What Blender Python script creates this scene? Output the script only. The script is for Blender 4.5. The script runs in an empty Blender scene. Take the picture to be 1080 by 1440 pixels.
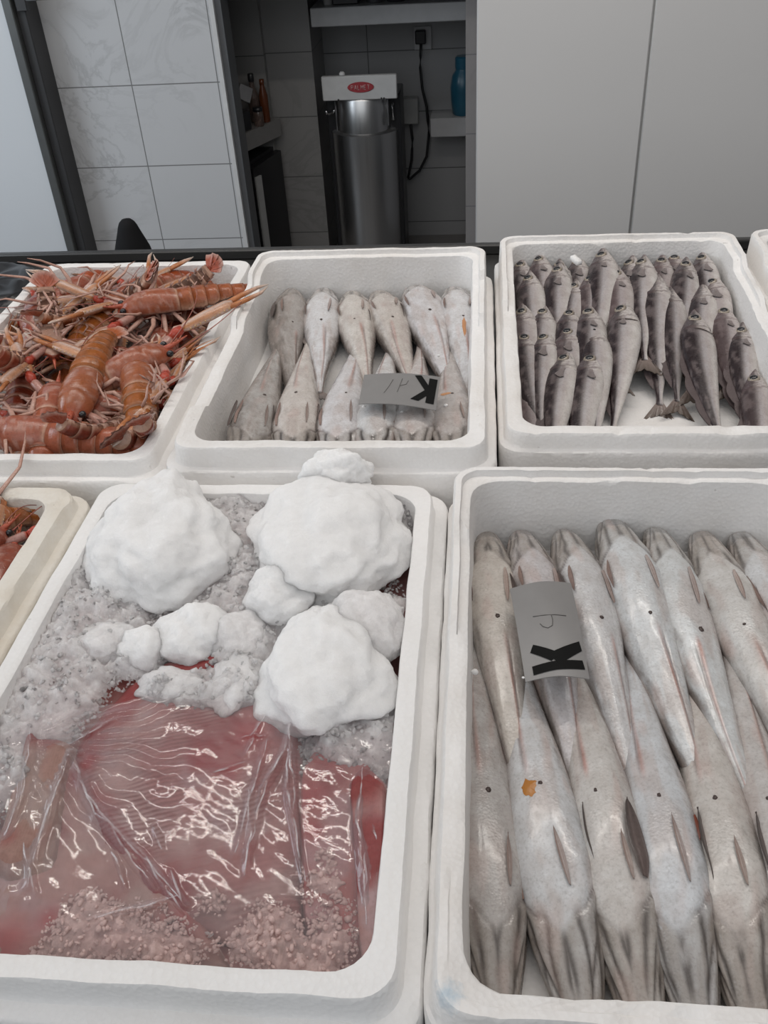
import bpy, math, random
import numpy as np
from math import sin, cos, pi, exp, sqrt, radians as R
from mathutils import Vector, Matrix, noise
SC = bpy.context.scene; COL = SC.collection
rnd = random.Random(7)
# ------------------------------------------------------------------ camera
F = 1290.0
CP = np.array([0.4476, -0.2835, 1.5478]); PITCH, ROLL, YAW = 0.6368, -0.066, 0.1254
fw = np.array([-sin(YAW)*cos(PITCH), cos(YAW)*cos(PITCH), -sin(PITCH)])
r0 = np.array([cos(YAW), sin(YAW), 0.0]); u0 = np.cross(r0, fw)
RT = cos(ROLL)*r0+sin(ROLL)*u0; UP = -sin(ROLL)*r0+cos(ROLL)*u0
cam = bpy.data.cameras.new('camera'); camo = bpy.data.objects.new('camera', cam); COL.objects.link(camo)
camo.matrix_world = Matrix(((RT[0], UP[0], -fw[0], CP[0]), (RT[1], UP[1], -fw[1], CP[1]), (RT[2], UP[2], -fw[2], CP[2]), (0, 0, 0, 1)))
cam.sensor_fit = 'HORIZONTAL'; cam.sensor_width = 36; cam.lens = 36*F/1080; cam.clip_start = .01
SC.camera = camo
def ray(px, py): return fw+((px-540)/F)*RT-((py-720)/F)*UP
def P(px, py, z):          # photo pixel -> point on the level z
    d = ray(px, py); t = (z-CP[2])/d[2]; return Vector(CP+t*d)
def PY(px, py, y):         # photo pixel -> point on the upright plane y
    d = ray(px, py); t = (y-CP[1])/d[1]; return Vector(CP+t*d)
# ------------------------------------------------------------------ helpers
def N3(x, y, z): return noise.noise(Vector((x, y, z)))
def FB(x, y, z, o=4):
    s = 0; a = 1
    for _ in range(o):
        s += a*noise.noise(Vector((x, y, z))); x *= 2.03; y *= 2.03; z *= 2.03; a *= .5
    return s
def lerp(a, b, t): return a+(b-a)*t
def mix(a, b, t):
    t = min(1, max(0, t)); return tuple(p+(q-p)*t for p, q in zip(a, b))
def sm(a, b, x):
    t = min(1, max(0, (x-a)/(b-a))); return t*t*(3-2*t)
def tab(T, x):
    for (a, p), (b, q) in zip(T, T[1:]):
        if x <= b:
            t = (x-a)/(b-a) if b > a else 0; return p+(q-p)*max(0, t)
    return T[-1][1]
def smtab(T, x):           # smooth interpolation of a table
    n = len(T)
    for i in range(n-1):
        if x <= T[i+1][0] or i == n-2:
            a, p = T[i]; b, q = T[i+1]; h = b-a
            m0 = (q-T[i-1][1])/(b-T[i-1][0]) if i else (q-p)/h
            m1 = (T[i+2][1]-p)/(T[i+2][0]-a) if i+2 < n else (q-p)/h
            t = min(1, max(0, (x-a)/h)); t2 = t*t; t3 = t2*t
            return (2*t3-3*t2+1)*p+(t3-2*t2+t)*h*m0+(-2*t3+3*t2)*q+(t3-t2)*h*m1
def tag(o, label=None, cat=None, group=None, kind=None):
    if label: o['label'] = label
    if cat: o['category'] = cat
    if group: o['group'] = group
    if kind: o['kind'] = kind
    return o
def empty(name, loc=(0, 0, 0), rz=0):
    o = bpy.data.objects.new(name, None); COL.objects.link(o); o.location = loc; o.rotation_euler = (0, 0, rz)
    o.empty_display_size = .02; return o
def link_mesh(name, v, f, mat, parent=None, col=None, smooth=True, sharp=None):
    me = bpy.data.meshes.new(name); me.from_pydata([tuple(p) for p in v], [], f); me.update()
    if col:
        a = me.color_attributes.new('Col', 'FLOAT_COLOR', 'POINT')
        a.data.foreach_set('color', np.array([(c[0], c[1], c[2], 1.0) for c in col], dtype=np.float32).ravel())
    if smooth:
        me.polygons.foreach_set('use_smooth', [True]*len(me.polygons))
        if sharp: me.set_sharp_from_angle(angle=R(sharp))
    o = bpy.data.objects.new(name, me); COL.objects.link(o)
    if mat: me.materials.append(mat)
    if parent: o.parent = parent
    return o
class MB:
    def __init__(s): s.v = []; s.f = []; s.c = []
    def add(s, vs, fs, col=(.5, .5, .5)):
        b = len(s.v); s.v += [Vector(p) for p in vs]; s.f += [tuple(i+b for i in q) for q in fs]
        s.c += list(col) if isinstance(col, list) else [col]*len(vs)
    def tube(s, pts, rad, n=8, col=(.5, .5, .5), flat=1.0, up=Vector((0, 0, 1)), cap=True):
        pts = [Vector(p) for p in pts]; m = len(pts); vs = []; cs = []
        if not isinstance(rad, (list, tuple)): rad = [rad]*m
        for i, p in enumerate(pts):
            t = (pts[min(m-1, i+1)]-pts[max(0, i-1)]).normalized()
            a = t.cross(up)
            if a.length < 1e-3: a = t.cross(Vector((1, .1, 0)))
            a.normalize(); b = a.cross(t).normalized()
            for k in range(n):
                th = 2*pi*k/n; vs.append(p+a*cos(th)*rad[i]+b*sin(th)*rad[i]*flat)
                cs.append(col(i/(m-1), th) if callable(col) else col)
        fs = [(i*n+k, i*n+(k+1) % n, (i+1)*n+(k+1) % n, (i+1)*n+k) for i in range(m-1) for k in range(n)]
        if cap: fs += [tuple(range(n-1, -1, -1)), tuple((m-1)*n+k for k in range(n))]
        s.add(vs, fs, cs)
    def ell(s, c, r, col=(.5, .5, .5), nu=14, nv=9, M=None):
        vs = []; fs = []
        for i in range(nv+1):
            ph = pi*i/nv
            for k in range(nu):
                th = 2*pi*k/nu; q = Vector((r[0]*sin(ph)*cos(th), r[1]*sin(ph)*sin(th), r[2]*cos(ph)))
                if M: q = M @ q
                vs.append(q+Vector(c))
        for i in range(nv):
            for k in range(nu): fs.append((i*nu+k, (i+1)*nu+k, (i+1)*nu+(k+1) % nu, i*nu+(k+1) % nu))
        s.add(vs, fs, col)
    def box(s, a, b, M=None, col=(.5, .5, .5), bev=0):
        (x0, y0, z0), (x1, y1, z1) = a, b
        if bev:
            e = bev; V = []
            # a bevelled box: three nested faces per corner
            for sx in (0, 1):
                for sy in (0, 1):
                    for sz in (0, 1):
                        X = (x0, x1)[sx]; Y = (y0, y1)[sy]; Z = (z0, z1)[sz]
                        dx = e if sx == 0 else -e; dy = e if sy == 0 else -e; dz = e if sz == 0 else -e
                        V += [(X, Y+dy, Z+dz), (X+dx, Y, Z+dz), (X+dx, Y+dy, Z)]
            I = lambda sx, sy, sz, k: (sx*4+sy*2+sz)*3+k
            Fs = []
            for sx in (0, 1):
                q = [I(sx, 0, 0, 0), I(sx, 1, 0, 0), I(sx, 1, 1, 0), I(sx, 0, 1, 0)]; Fs.append(q if sx else q[::-1])
            for sy in (0, 1):
                q = [I(0, sy, 0, 1), I(0, sy, 1, 1), I(1, sy, 1, 1), I(1, sy, 0, 1)]; Fs.append(q if sy else q[::-1])
            for sz in (0, 1):
                q = [I(0, 0, sz, 2), I(1, 0, sz, 2), I(1, 1, sz, 2), I(0, 1, sz, 2)]; Fs.append(q if sz else q[::-1])
            for sx in (0, 1):
                for sy in (0, 1):
                    q = [I(sx, sy, 0, 0), I(sx, sy, 1, 0), I(sx, sy, 1, 1), I(sx, sy, 0, 1)]; Fs.append(q if (sx+sy) % 2 else q[::-1])
                for sz in (0, 1):
                    q = [I(sx, 0, sz, 0), I(sx, 1, sz, 0), I(sx, 1, sz, 2), I(sx, 0, sz, 2)]; Fs.append(q if (sx+sz) % 2 == 0 else q[::-1])
            for sy in (0, 1):
                for sz in (0, 1):
                    q = [I(0, sy, sz, 1), I(1, sy, sz, 1), I(1, sy, sz, 2), I(0, sy, sz, 2)]; Fs.append(q if (sy+sz) % 2 else q[::-1])
            for sx in (0, 1):
                for sy in (0, 1):
                    for sz in (0, 1):
                        q = [I(sx, sy, sz, 0), I(sx, sy, sz, 1), I(sx, sy, sz, 2)]; Fs.append(q if (sx+sy+sz) % 2 else q[::-1])
            vs = [Vector(p) for p in V]; fs = Fs
        else:
            vs = [Vector((x, y, z)) for x in (x0, x1) for y in (y0, y1) for z in (z0, z1)]
            fs = [(0, 1, 3, 2), (4, 6, 7, 5), (0, 4, 5, 1), (2, 3, 7, 6), (0, 2, 6, 4), (1, 5, 7, 3)]
        if M: vs = [M @ p for p in vs]
        s.add(vs, fs, col)
    def lathe(s, prof, c=(0, 0, 0), n=32, col=(.5, .5, .5), sy=1.0):
        vs = []; m = len(prof)
        for r, z in prof:
            for k in range(n):
                th = 2*pi*k/n; vs.append((c[0]+r*cos(th), c[1]+r*sin(th)*sy, c[2]+z))
        fs = [(i*n+k, i*n+(k+1) % n, (i+1)*n+(k+1) % n, (i+1)*n+k) for i in range(m-1) for k in range(n)]
        fs += [tuple(range(n-1, -1, -1)), tuple((m-1)*n+k for k in range(n))]
        s.add(vs, fs, col)
    def grid(s, fn, nu, nv, cfn=None, closed=False):
        vs = []; cs = []
        for i in range(nu):
            for j in range(nv):
                u = i/(nu-1); v = j/(nv-1); vs.append(fn(u, v)); cs.append(cfn(u, v) if cfn else (.5, .5, .5))
        s.add(vs, [(i*nv+j, (i+1)*nv+j, (i+1)*nv+j+1, i*nv+j+1) for i in range(nu-1) for j in range(nv-1)], cs)
    def build(s, name, mat, parent=None, smooth=True, sharp=None, col=True):
        return link_mesh(name, s.v, s.f, mat, parent, s.c if col else None, smooth, sharp)
# ------------------------------------------------------------------ materials
class NT:
    def __init__(s, name):
        s.m = bpy.data.materials.new(name); s.m.use_nodes = True; s.t = s.m.node_tree; s.t.nodes.clear()
        s.out = s.n('ShaderNodeOutputMaterial')
    def n(s, ty, **kw):
        nd = s.t.nodes.new(ty)
        for k, v in kw.items():
            if k.startswith('i_'): nd.inputs[k[2:].replace('_', ' ')].default_value = v
            else: setattr(nd, k, v)
        return nd
    def l(s, a, b): s.t.links.new(a, b)
    def coord(s): return s.n('ShaderNodeTexCoord').outputs['Object']
    def noise(s, scale, detail=3, rough=.5, co=None, dist=0):
        nd = s.n('ShaderNodeTexNoise'); nd.inputs['Scale'].default_value = scale; nd.inputs['Detail'].default_value = detail
        nd.inputs['Roughness'].default_value = rough; nd.inputs['Distortion'].default_value = dist
        s.l(co if co else s.coord(), nd.inputs['Vector']); return nd.outputs['Fac']
    def voro(s, scale, co=None, feature='F1', out='Distance'):
        nd = s.n('ShaderNodeTexVoronoi'); nd.feature = feature; nd.inputs['Scale'].default_value = scale
        s.l(co if co else s.coord(), nd.inputs['Vector']); return nd.outputs[out]
    def ramp(s, fac, stops):
        nd = s.n('ShaderNodeValToRGB'); e = nd.color_ramp.elements
        while len(e) < len(stops): e.new(.5)
        for el, (p, c) in zip(e, stops):
            el.position = p; el.color = (*c, 1) if len(c) == 3 else c
        s.l(fac, nd.inputs['Fac']); return nd.outputs['Color']
    def mixc(s, fac, a, b, mode='MIX'):
        nd = s.n('ShaderNodeMix', data_type='RGBA', blend_type=mode)
        for sock, v in ((nd.inputs[0], fac), (nd.inputs[6], a), (nd.inputs[7], b)):
            if hasattr(v, 'links'): s.l(v, sock)
            elif isinstance(v, (int, float)): sock.default_value = v
            else: sock.default_value = (*v, 1)
        return nd.outputs[2]
    def math(s, op, a, b=0.0, c=None):
        nd = s.n('ShaderNodeMath', operation=op)
        for i, v in enumerate((a, b) if c is None else (a, b, c)):
            if hasattr(v, 'links'): s.l(v, nd.inputs[i])
            else: nd.inputs[i].default_value = v
        return nd.outputs[0]
    def bump(s, h, strength=.3, dist=.001, prev=None):
        nd = s.n('ShaderNodeBump'); nd.inputs['Strength'].default_value = strength; nd.inputs['Distance'].default_value = dist
        s.l(h, nd.inputs['Height'])
        if prev: s.l(prev, nd.inputs['Normal'])
        return nd.outputs['Normal']
    def pbr(s, base, rough=.5, metal=0, spec=.5, normal=None, coat=0, sss=0, trans=0, alpha=None, sssr=(1, .6, .4), ior=None):
        b = s.n('ShaderNodeBsdfPrincipled')
        def st(k, v):
            if hasattr(v, 'links'): s.l(v, b.inputs[k])
            else: b.inputs[k].default_value = (*v, 1) if isinstance(v, tuple) and len(v) == 3 and k == 'Base Color' else v
        st('Base Color', base); st('Roughness', rough); st('Metallic', metal); st('Specular IOR Level', spec)
        if normal is not None: s.l(normal, b.inputs['Normal'])
        if coat: st('Coat Weight', coat); st('Coat Roughness', .12)
        if sss: st('Subsurface Weight', sss); st('Subsurface Radius', sssr); st('Subsurface Scale', .008)
        if trans: st('Transmission Weight', trans)
        if ior: st('IOR', ior)
        s.l(b.outputs[0], s.out.inputs['Surface']); return s.m
    def vcol(s): return s.n('ShaderNodeVertexColor', layer_name='Col').outputs['Color']
def plain(name, c, rough=.5, metal=0, spec=.5, bumps=None, var=.12):
    t = NT(name); nz = t.noise(30, 4)
    base = t.mixc(nz, tuple(k*(1-var) for k in c), tuple(min(1, k*(1+var)) for k in c))
    nm = t.bump(t.noise(bumps[0], 3), bumps[1], .002) if bumps else None
    return t.pbr(base, rough, metal, spec, nm)
def foam_mat(name, base, stain, amount, rough=.62, ink=None):
    t = NT(name); co = t.coord()
    cells = t.voro(230, co); big = t.noise(9, 4, .6, co); fine = t.noise(420, 2, .5, co)
    c = t.mixc(t.ramp(big, [(.42, (0, 0, 0)), (.72, (amount, amount, amount))]), base, stain)
    c = t.mixc(t.math('MULTIPLY', cells, .16), c, tuple(k*.8 for k in base))
    sp = t.ramp(t.noise(75, 2, .5, co), [(.0, (0, 0, 0)), (.745, (0, 0, 0)), (.78, (.5, .5, .5))])
    c = t.mixc(sp, c, tuple(k*.55 for k in stain))
    if ink:
        mp = t.n('ShaderNodeVectorMath', operation='DISTANCE'); t.l(co, mp.inputs[0]); mp.inputs[1].default_value = ink[:3]
        d = t.math('ADD', mp.outputs['Value'], t.math('MULTIPLY', t.noise(160, 3, .6, co), .018))
        c = t.mixc(t.ramp(t.math('DIVIDE', d, ink[3]), [(.45, (.55, .55, .55)), (.95, (0, 0, 0))]), c, (.25, .42, .55))
    nm = t.bump(cells, .38, .0012); nm = t.bump(fine, .15, .0006, nm); nm = t.bump(t.noise(40, 3, .5, co), .05, .003, nm)
    return t.pbr(c, rough, 0, .35, nm)
M = {}
M['foam'] = foam_mat('white_foam', (.83, .815, .80), (.68, .63, .575), .45)
M['foam_ink'] = foam_mat('foam_with_blue_ink', (.83, .815, .80), (.68, .63, .575), .45, .62, (-.186, -.282, .150, .022))
M['foam_yellow'] = foam_mat('yellowed_foam', (.74, .70, .63), (.56, .47, .35), .7)
M['foam_clean'] = foam_mat('clean_foam', (.83, .82, .81), (.70, .68, .64), .3)
def skin_mat(name, scale, rough, speck, bump=.25, coat=.35, spec=.42):
    t = NT(name); co = t.coord(); vc = t.vcol()
    sc_ = t.voro(scale, co); nz = t.noise(60, 5, .65, co); nf = t.noise(340, 3, .6, co)
    c = t.mixc(t.ramp(nz, [(.35, (0, 0, 0)), (.75, (speck, speck, speck))]), vc, t.mixc(1.0, vc, (.62, .56, .52), 'MULTIPLY'))
    c = t.mixc(t.ramp(nf, [(.5, (0, 0, 0)), (.75, (speck*.8,)*3)]), c, t.mixc(1.0, vc, (.5, .47, .45), 'MULTIPLY'))
    nm = t.bump(sc_, bump, .0008); nm = t.bump(t.noise(140, 3, .6, co), .22, .0012, nm)
    rg = t.math('MULTIPLY_ADD', t.noise(70, 3, .5, co), .25, rough-.1)
    return t.pbr(c, rg, 0, spec, nm, coat*.6)
M['hake'] = skin_mat('hake_skin', 420, .22, .6, .25, .55)
M['whiting'] = skin_mat('whiting_skin', 520, .25, .5, .2, .12, .3)
M['fin'] = skin_mat('fish_fin', 300, .4, .5, .3, .2)
M['shell'] = skin_mat('langoustine_shell', 600, .22, .75, .18, .15, .38)
M['meat'] = skin_mat('skate_flesh', 300, .45, .4, .12, .0, .3)
M['eye'] = plain('fish_eye', (.012, .012, .014), .1, 0, .6)
M['eyering'] = plain('eye_ring', (.27, .23, .185), .25, .1, .5)
M['vent'] = plain('vent_dark', (.05, .03, .025), .4)
M['blood'] = plain('blood_spot', (.20, .045, .02), .3)
M['orange'] = plain('roe_spot', (.42, .17, .03), .3)
M['orange2'] = plain('pale_roe_spot', (.50, .24, .11), .35)
# ------------------------------------------------------------------ foam boxes
def rrect(x0, x1, y0, y1, r, fr, nc=7):
    """rounded rectangle, counter-clockwise, with the same number of points for every inset"""
    pts = []; r = max(r, .002)
    def corner(cx, cy, a0):
        for k in range(nc+1):
            a = a0+pi/2*k/nc; pts.append((cx+r*cos(a), cy+r*sin(a)))
    def side(ax, ay, bx, by):
        for t in fr: pts.append((ax+(bx-ax)*t, ay+(by-ay)*t))
    corner(x1-r, y0+r, -pi/2); side(x1, y0+r, x1, y1-r)
    corner(x1-r, y1-r, 0); side(x1-r, y1, x0+r, y1)
    corner(x0+r, y1-r, pi/2); side(x0, y1-r, x0, y0+r)
    corner(x0+r, y0+r, pi); side(x0+r, y0, x1-r, y0)
    return pts
def foam_box(label, x0, x1, y0, y1, zr, zf, mat, wall=.034, ledge=.012, zb=.80, rin=.028, h1=.03, h2=.014, hf=.006, chip=0.0, ledz=.02, seed=1, group='foam fish boxes on the counter'):
    fr = sorted([k/44 for k in range(1, 44)]+[.185, .192, .43, .437, .80, .807])
    cx, cy = (x0+x1)/2, (y0+y1)/2
    o_ = Vector((cx, cy, zb))
    def hh(x, y, full):
        f = (y1-y)/(y1-y0)
        a = h1 if f < .2 else (h2 if f < .42 else (0 if f < .8 else hf))
        a = h1+(h2-h1)*sm(.185, .21, f) if f < .3 else (h2*(1-sm(.40, .43, f)) if f < .6 else hf*sm(.79, .81, f))
        if not full: a = max(0, a-.007*sm(.004, .012, a))
        return a
    rings = [(.006, zb, 0, .02), (.003, zb+.01, 0, .022), (0, zr-ledz-.008, 0, .03), (.001, zr-ledz-.002, 0, .03), (.003, zr-ledz, 0, .03),
             (ledge, zr-ledz+.001, 0, .026), (ledge+.0015, zr-ledz+.004, 0, .026), (ledge+.003, zr-.003, 2, .026), (ledge+.005, zr, 2, .025),
             (ledge+(wall-ledge)*.50, zr, 2, .022), (ledge+(wall-ledge)*.56, zr, 1, .022), (wall-.003, zr, 1, rin+.002), (wall-.0008, zr-.0012, 1, rin),
             (wall, zr-.005, 1, rin), (wall+.003, (zr+zf)/2, 0, rin), (wall+.006, zf+.014, 0, rin), (wall+.010, zf+.004, 0, rin-.002), (wall+.02, zf, 0, rin-.006)]
    vs = []; n = None
    for d, z, hm, r in rings:
        p = rrect(x0+d, x1-d, y0+d, y1-d, r, fr); n = len(p)
        for x, y in p:
            zz = z+(hh(x, y, hm == 2) if hm else 0)
            q = Vector((x, y, zz)); k = .0009
            q += Vector((N3(x*22+seed, y*22, zz*22), N3(x*22, y*22+seed+9, zz*22), N3(x*22, y*22, zz*22+seed+5)))*k*1.4
            q += Vector((N3(x*140+seed, y*140, zz*140), N3(x*140, y*140+seed, zz*140), N3(x*140+3, y*140, zz*140)))*.0005
            if chip and hm:
                c = FB(x*30+seed*3, y*30, 2.2, 3)
                if c > .25: q.z -= chip*min(1, (c-.25)*3)
            vs.append(q-o_)
    m = len(rings)
    fs = [(i*n+k, i*n+(k+1) % n, (i+1)*n+(k+1) % n, (i+1)*n+k) for i in range(m-1) for k in range(n)]
    fs += [tuple((m-1)*n+k for k in range(n)), tuple(range(n-1, -1, -1))]
    o = link_mesh('foam_box', vs, fs, mat, None, None, True, 38); o.location = o_
    tag(o, label, 'box', group); return o
foam_box('white foam box of pink skate under ice, at the front of the counter', -.014, .4148, -.017, .602, .940, .868, M['foam_clean'], wall=.036, ledge=.014, rin=.030, h1=0, h2=0, hf=0, ledz=.024, seed=3)
foam_box('large white foam box of long hake with an upright grey tag, front right', .4152, .822, -.018, .588, .945, .868, M['foam_ink'], wall=.026, ledge=.004, rin=.032, h1=.024, h2=.012, seed=8, chip=.003)
foam_box('white foam box of short hake with a sideways grey tag, middle of the back row', .066, .471, .606, 1.206, .962, .893, M['foam'], wall=.034, ledge=.010, h1=.032, h2=.018, seed=12)
foam_box('white foam box packed with small dark-backed fish, back row', .4735, .876, .655, 1.272, .960, .872, M['foam'], wall=.030, ledge=.006, h1=.025, h2=.012, hf=.0, seed=17, chip=.003)
foam_box('white foam box heaped with orange langoustines, left of the short hake', -.356, .062, .612, 1.292, .942, .862, M['foam'], wall=.036, ledge=.014, h1=.004, h2=.002, hf=0, seed=23)
foam_box('yellowed foam box corner with langoustines, left of the ice box', -.43, -.0155, -.02, .592, .938, .855, M['foam_yellow'], wall=.036, ledge=.010, h1=.0, h2=.0, hf=0, seed=31, chip=.005)
foam_box('empty-looking white foam box cut off at the far right of the back row', .879, 1.28, .66, 1.275, .962, .872, M['foam'], wall=.034, ledge=.010, h1=.025, h2=.012, seed=37)
# ------------------------------------------------------------------ hake, lying belly up: x from snout to tail, z towards the belly
WT = [(0, .016), (.012, .028), (.03, .036), (.07, .045), (.13, .056), (.2, .064), (.28, .069), (.38, .067), (.5, .056), (.65, .040), (.8, .025), (.92, .014), (1, .010)]
HT = [(0, .012), (.012, .022), (.03, .029), (.07, .039), (.13, .050), (.2, .058), (.28, .062), (.38, .060), (.5, .050), (.65, .036), (.8, .023), (.92, .013), (1, .008)]
def hake(pos, tail, label, group, L=.40, fat=1.0, roll=0.0, bend=0.0, seed=0, belly=(.60, .595, .575), back=(.26, .225, .205), dark=0.0, floorz=.87, pitch=0.0, stain=None, cream=0.0, jaw=1.0, fside=1, finc=(.36, .24, .20), pec=1.0, lift=0.0):
    rr = random.Random(seed); nx, na = 170, 84
    sd = 1 if rr.random() < .75 else -1
    if 'short hake' in label: belly = tuple(min(.70, q*1.10) for q in belly)
    root = empty('hake'); d = Vector((tail.x-pos.x, tail.y-pos.y)); yaw = math.atan2(d.y, d.x)
    tag(root, label, 'fish', group)
    belly = mix(belly, (.58, .50, .40), cream); belly = (belly[0]*.985, belly[1]*1.0, belly[2]*1.035); back = tuple(q*.75 for q in back)
    def S(t, th, off=0.0):
        w = smtab(WT, t)*L*fat; h = smtab(HT, t)*L*fat
        a = abs(th); w2 = w; r = 1.0
        tg = .135+.095*min(1, a/1.25)                       # gill opening, a V whose point looks to the snout
        tg += .012*FB(a*2.2+seed, seed, 1, 2)*sm(.1, .5, a); g = math.exp(-((t-tg)/.008)**2); r -= .055*g*(sm(.05, .5, a)*.8+.2 if a < 2.2 else .2)
        r += .06*sm(tg-.07, tg-.015, t)*(1-sm(tg-.004, tg+.012, t))*sm(.3, .95, a)     # gill cover stands a little proud
        if t < tg:
            rid = .5+.5*cos(a*11+2.2*FB(t*9+seed, a*.6, 2, 2)+th*.8); k = sm(.015, .06, t)*(1-.6*sm(tg-.03, tg, t))*(a < 1.9)
            r -= .050*jaw*k*rid**2
        mj = .62+t*3.3; r -= .10*math.exp(-((a-mj)/.07)**2)*(1-sm(.11, .15, t))*sm(.008, .03, t)   # edge of the lower jaw
        fl = sd*(.10+.22*sm(.45, .8, t)); r += .045*math.exp(-((th-fl)/.13)**2)*sm(.45, .52, t)*(1-sm(.93, .97, t))       # folded anal fin, leaning to one side
        r -= .060*math.exp(-((th-fl-sd*.17)/.055)**2)*sm(.46, .54, t)*(1-sm(.9, .97, t))
        r += .06*math.exp(-((t-.27)/.035)**2)*math.exp(-((a-.85)/.35)**2)
        r += .02*FB(t*7+seed, cos(th)*1.3, sin(th)*1.3, 3)
        z = cos(th); y = sin(th)
        e = .90
        y = math.copysign(abs(y)**e, y); z = math.copysign(abs(z)**(e if z > 0 else .8), z)
        cyl = bend*L*(max(0, t-.22))**2*1.4 - .12*bend*L*max(0, .22-t)
        zc = .040*fat*L - pitch*L*t + .010*L*sin(t*5+seed)
        return Vector((t*L, y*w*r+(off*sin(th))+cyl, z*h*r+off*cos(th)+zc))
    mb = MB(); ths = [math.copysign(abs(s)**1.25, s)*pi for s in [-1+2*k/na for k in range(na)]]
    vs = []; cs = []
    for i in range(nx):
        t = (i/(nx-1))**1.12
        for th in ths:
            vs.append(S(t, th)); a = abs(th); tg = .135+.095*min(1, a/1.25)+.012*FB(a*2.2+seed, seed, 1, 2)*sm(.1, .5, a)
            nz = FB(t*16+seed*3, cos(th)*2.4, sin(th)*2.4, 4)
            k = sm(.70, 1.70, a+.45*nz+dark*.9+.30*sm(.5, .9, t)); c = mix(belly, back, k); c = mix(c, (.47, .40, .37), .5*sm(.0, .5, FB(t*6+seed*2, cos(th)*1.5+3, sin(th)*1.5, 3)))
            if t < tg+.02:
                hk = 1-sm(tg-.015, tg+.015, t); c = mix(c, (.30, .27, .24), (.62+.3*nz)*hk)
                rid = .5+.5*cos(a*11+2.2*FB(t*9+seed, a*.6, 2, 2)+th*.8); c = mix(c, (.07, .058, .052), .9*rid**4*sm(.02, .06, t)*jaw*hk*sm(-.5, .2, FB(t*12, a*3, seed, 2)+.2))
                c = mix(c, (.10, .085, .08), .7*math.exp(-((a-(.62+t*3.3))/.06)**2)*(1-sm(.11, .15, t)))
            gg = math.exp(-((t-tg)/.006)**2)*(a < 2.2); c = mix(c, (.10, .075, .07), .75*gg*sm(.3, .9, a))
            if t > .44:
                fl = sd*(.10+.22*sm(.45, .8, t)); c = mix(c, (.47, .27, .23), .7*math.exp(-((th-fl-sd*.06)/.085)**2)*sm(.45, .5, t)*(1-sm(.88, .97, t))*(.6+.8*sm(-.3, .4, N3(t*7+seed, 2, 3))))
                c = mix(c, (.17, .11, .10), .6*math.exp(-((th-fl-sd*.18)/.05)**2)*sm(.46, .54, t))
            c = mix(c, (.55, .42, .38), .35*sm(.25, .6, N3(t*9+seed, cos(th)*2+5, sin(th)*2)))
            if dark: c = mix(c, (.30, .27, .245), dark*(.5+.5*sm(-.1, .4, FB(t*22+seed, cos(th)*5, sin(th)*5, 4))))
            cs.append(c)
    fs = [(i*na+k, (i+1)*na+k, (i+1)*na+(k+1) % na, i*na+(k+1) % na) for i in range(nx-1) for k in range(na)]
    fs += [tuple(range(na)), tuple((nx-1)*na+k for k in range(na-1, -1, -1))]
    mb.add(vs, fs, cs); mb.build('body', M['hake'], root)
    def leaf(name, t0, t1, th0, th1, wid, off, ca, cb, lift=.004, part=root):
        m = MB()
        def pos_(u, v):
            t = t0+(t1-t0)*u; th = th0+(th1-th0)*u; wv = wid*(sin(pi*min(1, u*.93+.07))**.7)*(v-.5)*2
            h = smtab(WT, t)*L*fat
            return S(t, th+wv/h, off+lift*u*u*.4+.0016*v+.0003*sin(v*30))
        def top(u, v): return pos_(u, v)
        n1, n2 = 16, 9
        m.grid(lambda u, v: pos_(u, v), n1, n2, lambda u, v: mix(ca, cb, .45*u+.25*(.5+.5*sin(v*38))+.5*sm(.55, .95, v)))
        k = len(m.v); bot = [p-Vector((0, 0, .0009)) for p in m.v[:k]]
        m.add(bot, [tuple(reversed(q)) for q in m.f[:]], m.c[:k])
        m.build(name, M['fin'], part)
    o1 = rr.uniform(-.10, .12)
    leaf('pelvic_fin', .225+o1*.1, .345+rr.uniform(-.025, .03), fside*(.42+o1), fside*(.34+o1+rr.uniform(-.1, .1)), .0023*L/.4, .0010, mix(finc, belly, .45), mix(finc, (.18, .12, .10), .8))
    leaf('pelvic_fin', .225+o1*.1, .345+rr.uniform(-.025, .03), fside*(-.80+o1), fside*(-.76+o1+rr.uniform(-.1, .1)), .0024*L/.4, .0010, mix(finc, (.2, .15, .13), .3), mix(finc, (.14, .10, .09), .8))
    if pec:
        for s in (1, -1): leaf('pectoral_fin', .235, .40, s*(1.25*pec), s*(1.15*pec), .0075*L/.4, .002, (.16, .12, .11), (.07, .055, .05), .006)
    m = MB(); p = S(.425+rr.uniform(-.012, .02), rr.uniform(-.12, .12), .0001); vr = rr.uniform(.0015, .0026); m.ell(p, (vr*rr.uniform(.9, 1.5), vr, .0009), nu=12, nv=6)
    for q in m.v: q += Vector((N3(q.x*900, q.y*900, seed), N3(q.x*900, q.y*900, seed+7), 0))*.0008
    m.build('vent', M['vent'], root)
    if stain == 'roe':
        m = MB()
        tc, hc, rt_, rh = (.435, -.17*fside, .020, .20) if L > .37 else ((.50, .10, .06, .10) if fside > 0 else (.44, .16, .014, .20))
        m.grid(lambda u, v: S(tc+rt_*u*cos(2*pi*v)*(1+.45*FB(cos(2*pi*v)*1.5+seed, sin(2*pi*v)*1.5, 3, 3)), hc+rh*u*sin(2*pi*v)*(1+.45*FB(cos(2*pi*v)*1.5+seed, sin(2*pi*v)*1.5, 8, 3)), .0008*(1-u*u)+.0002), 7, 33); m.build('roe_smear', M['orange'] if L > .37 else M['orange2'], root)
        root.children[-1]['label'] = 'orange smear beside the vent'
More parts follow.
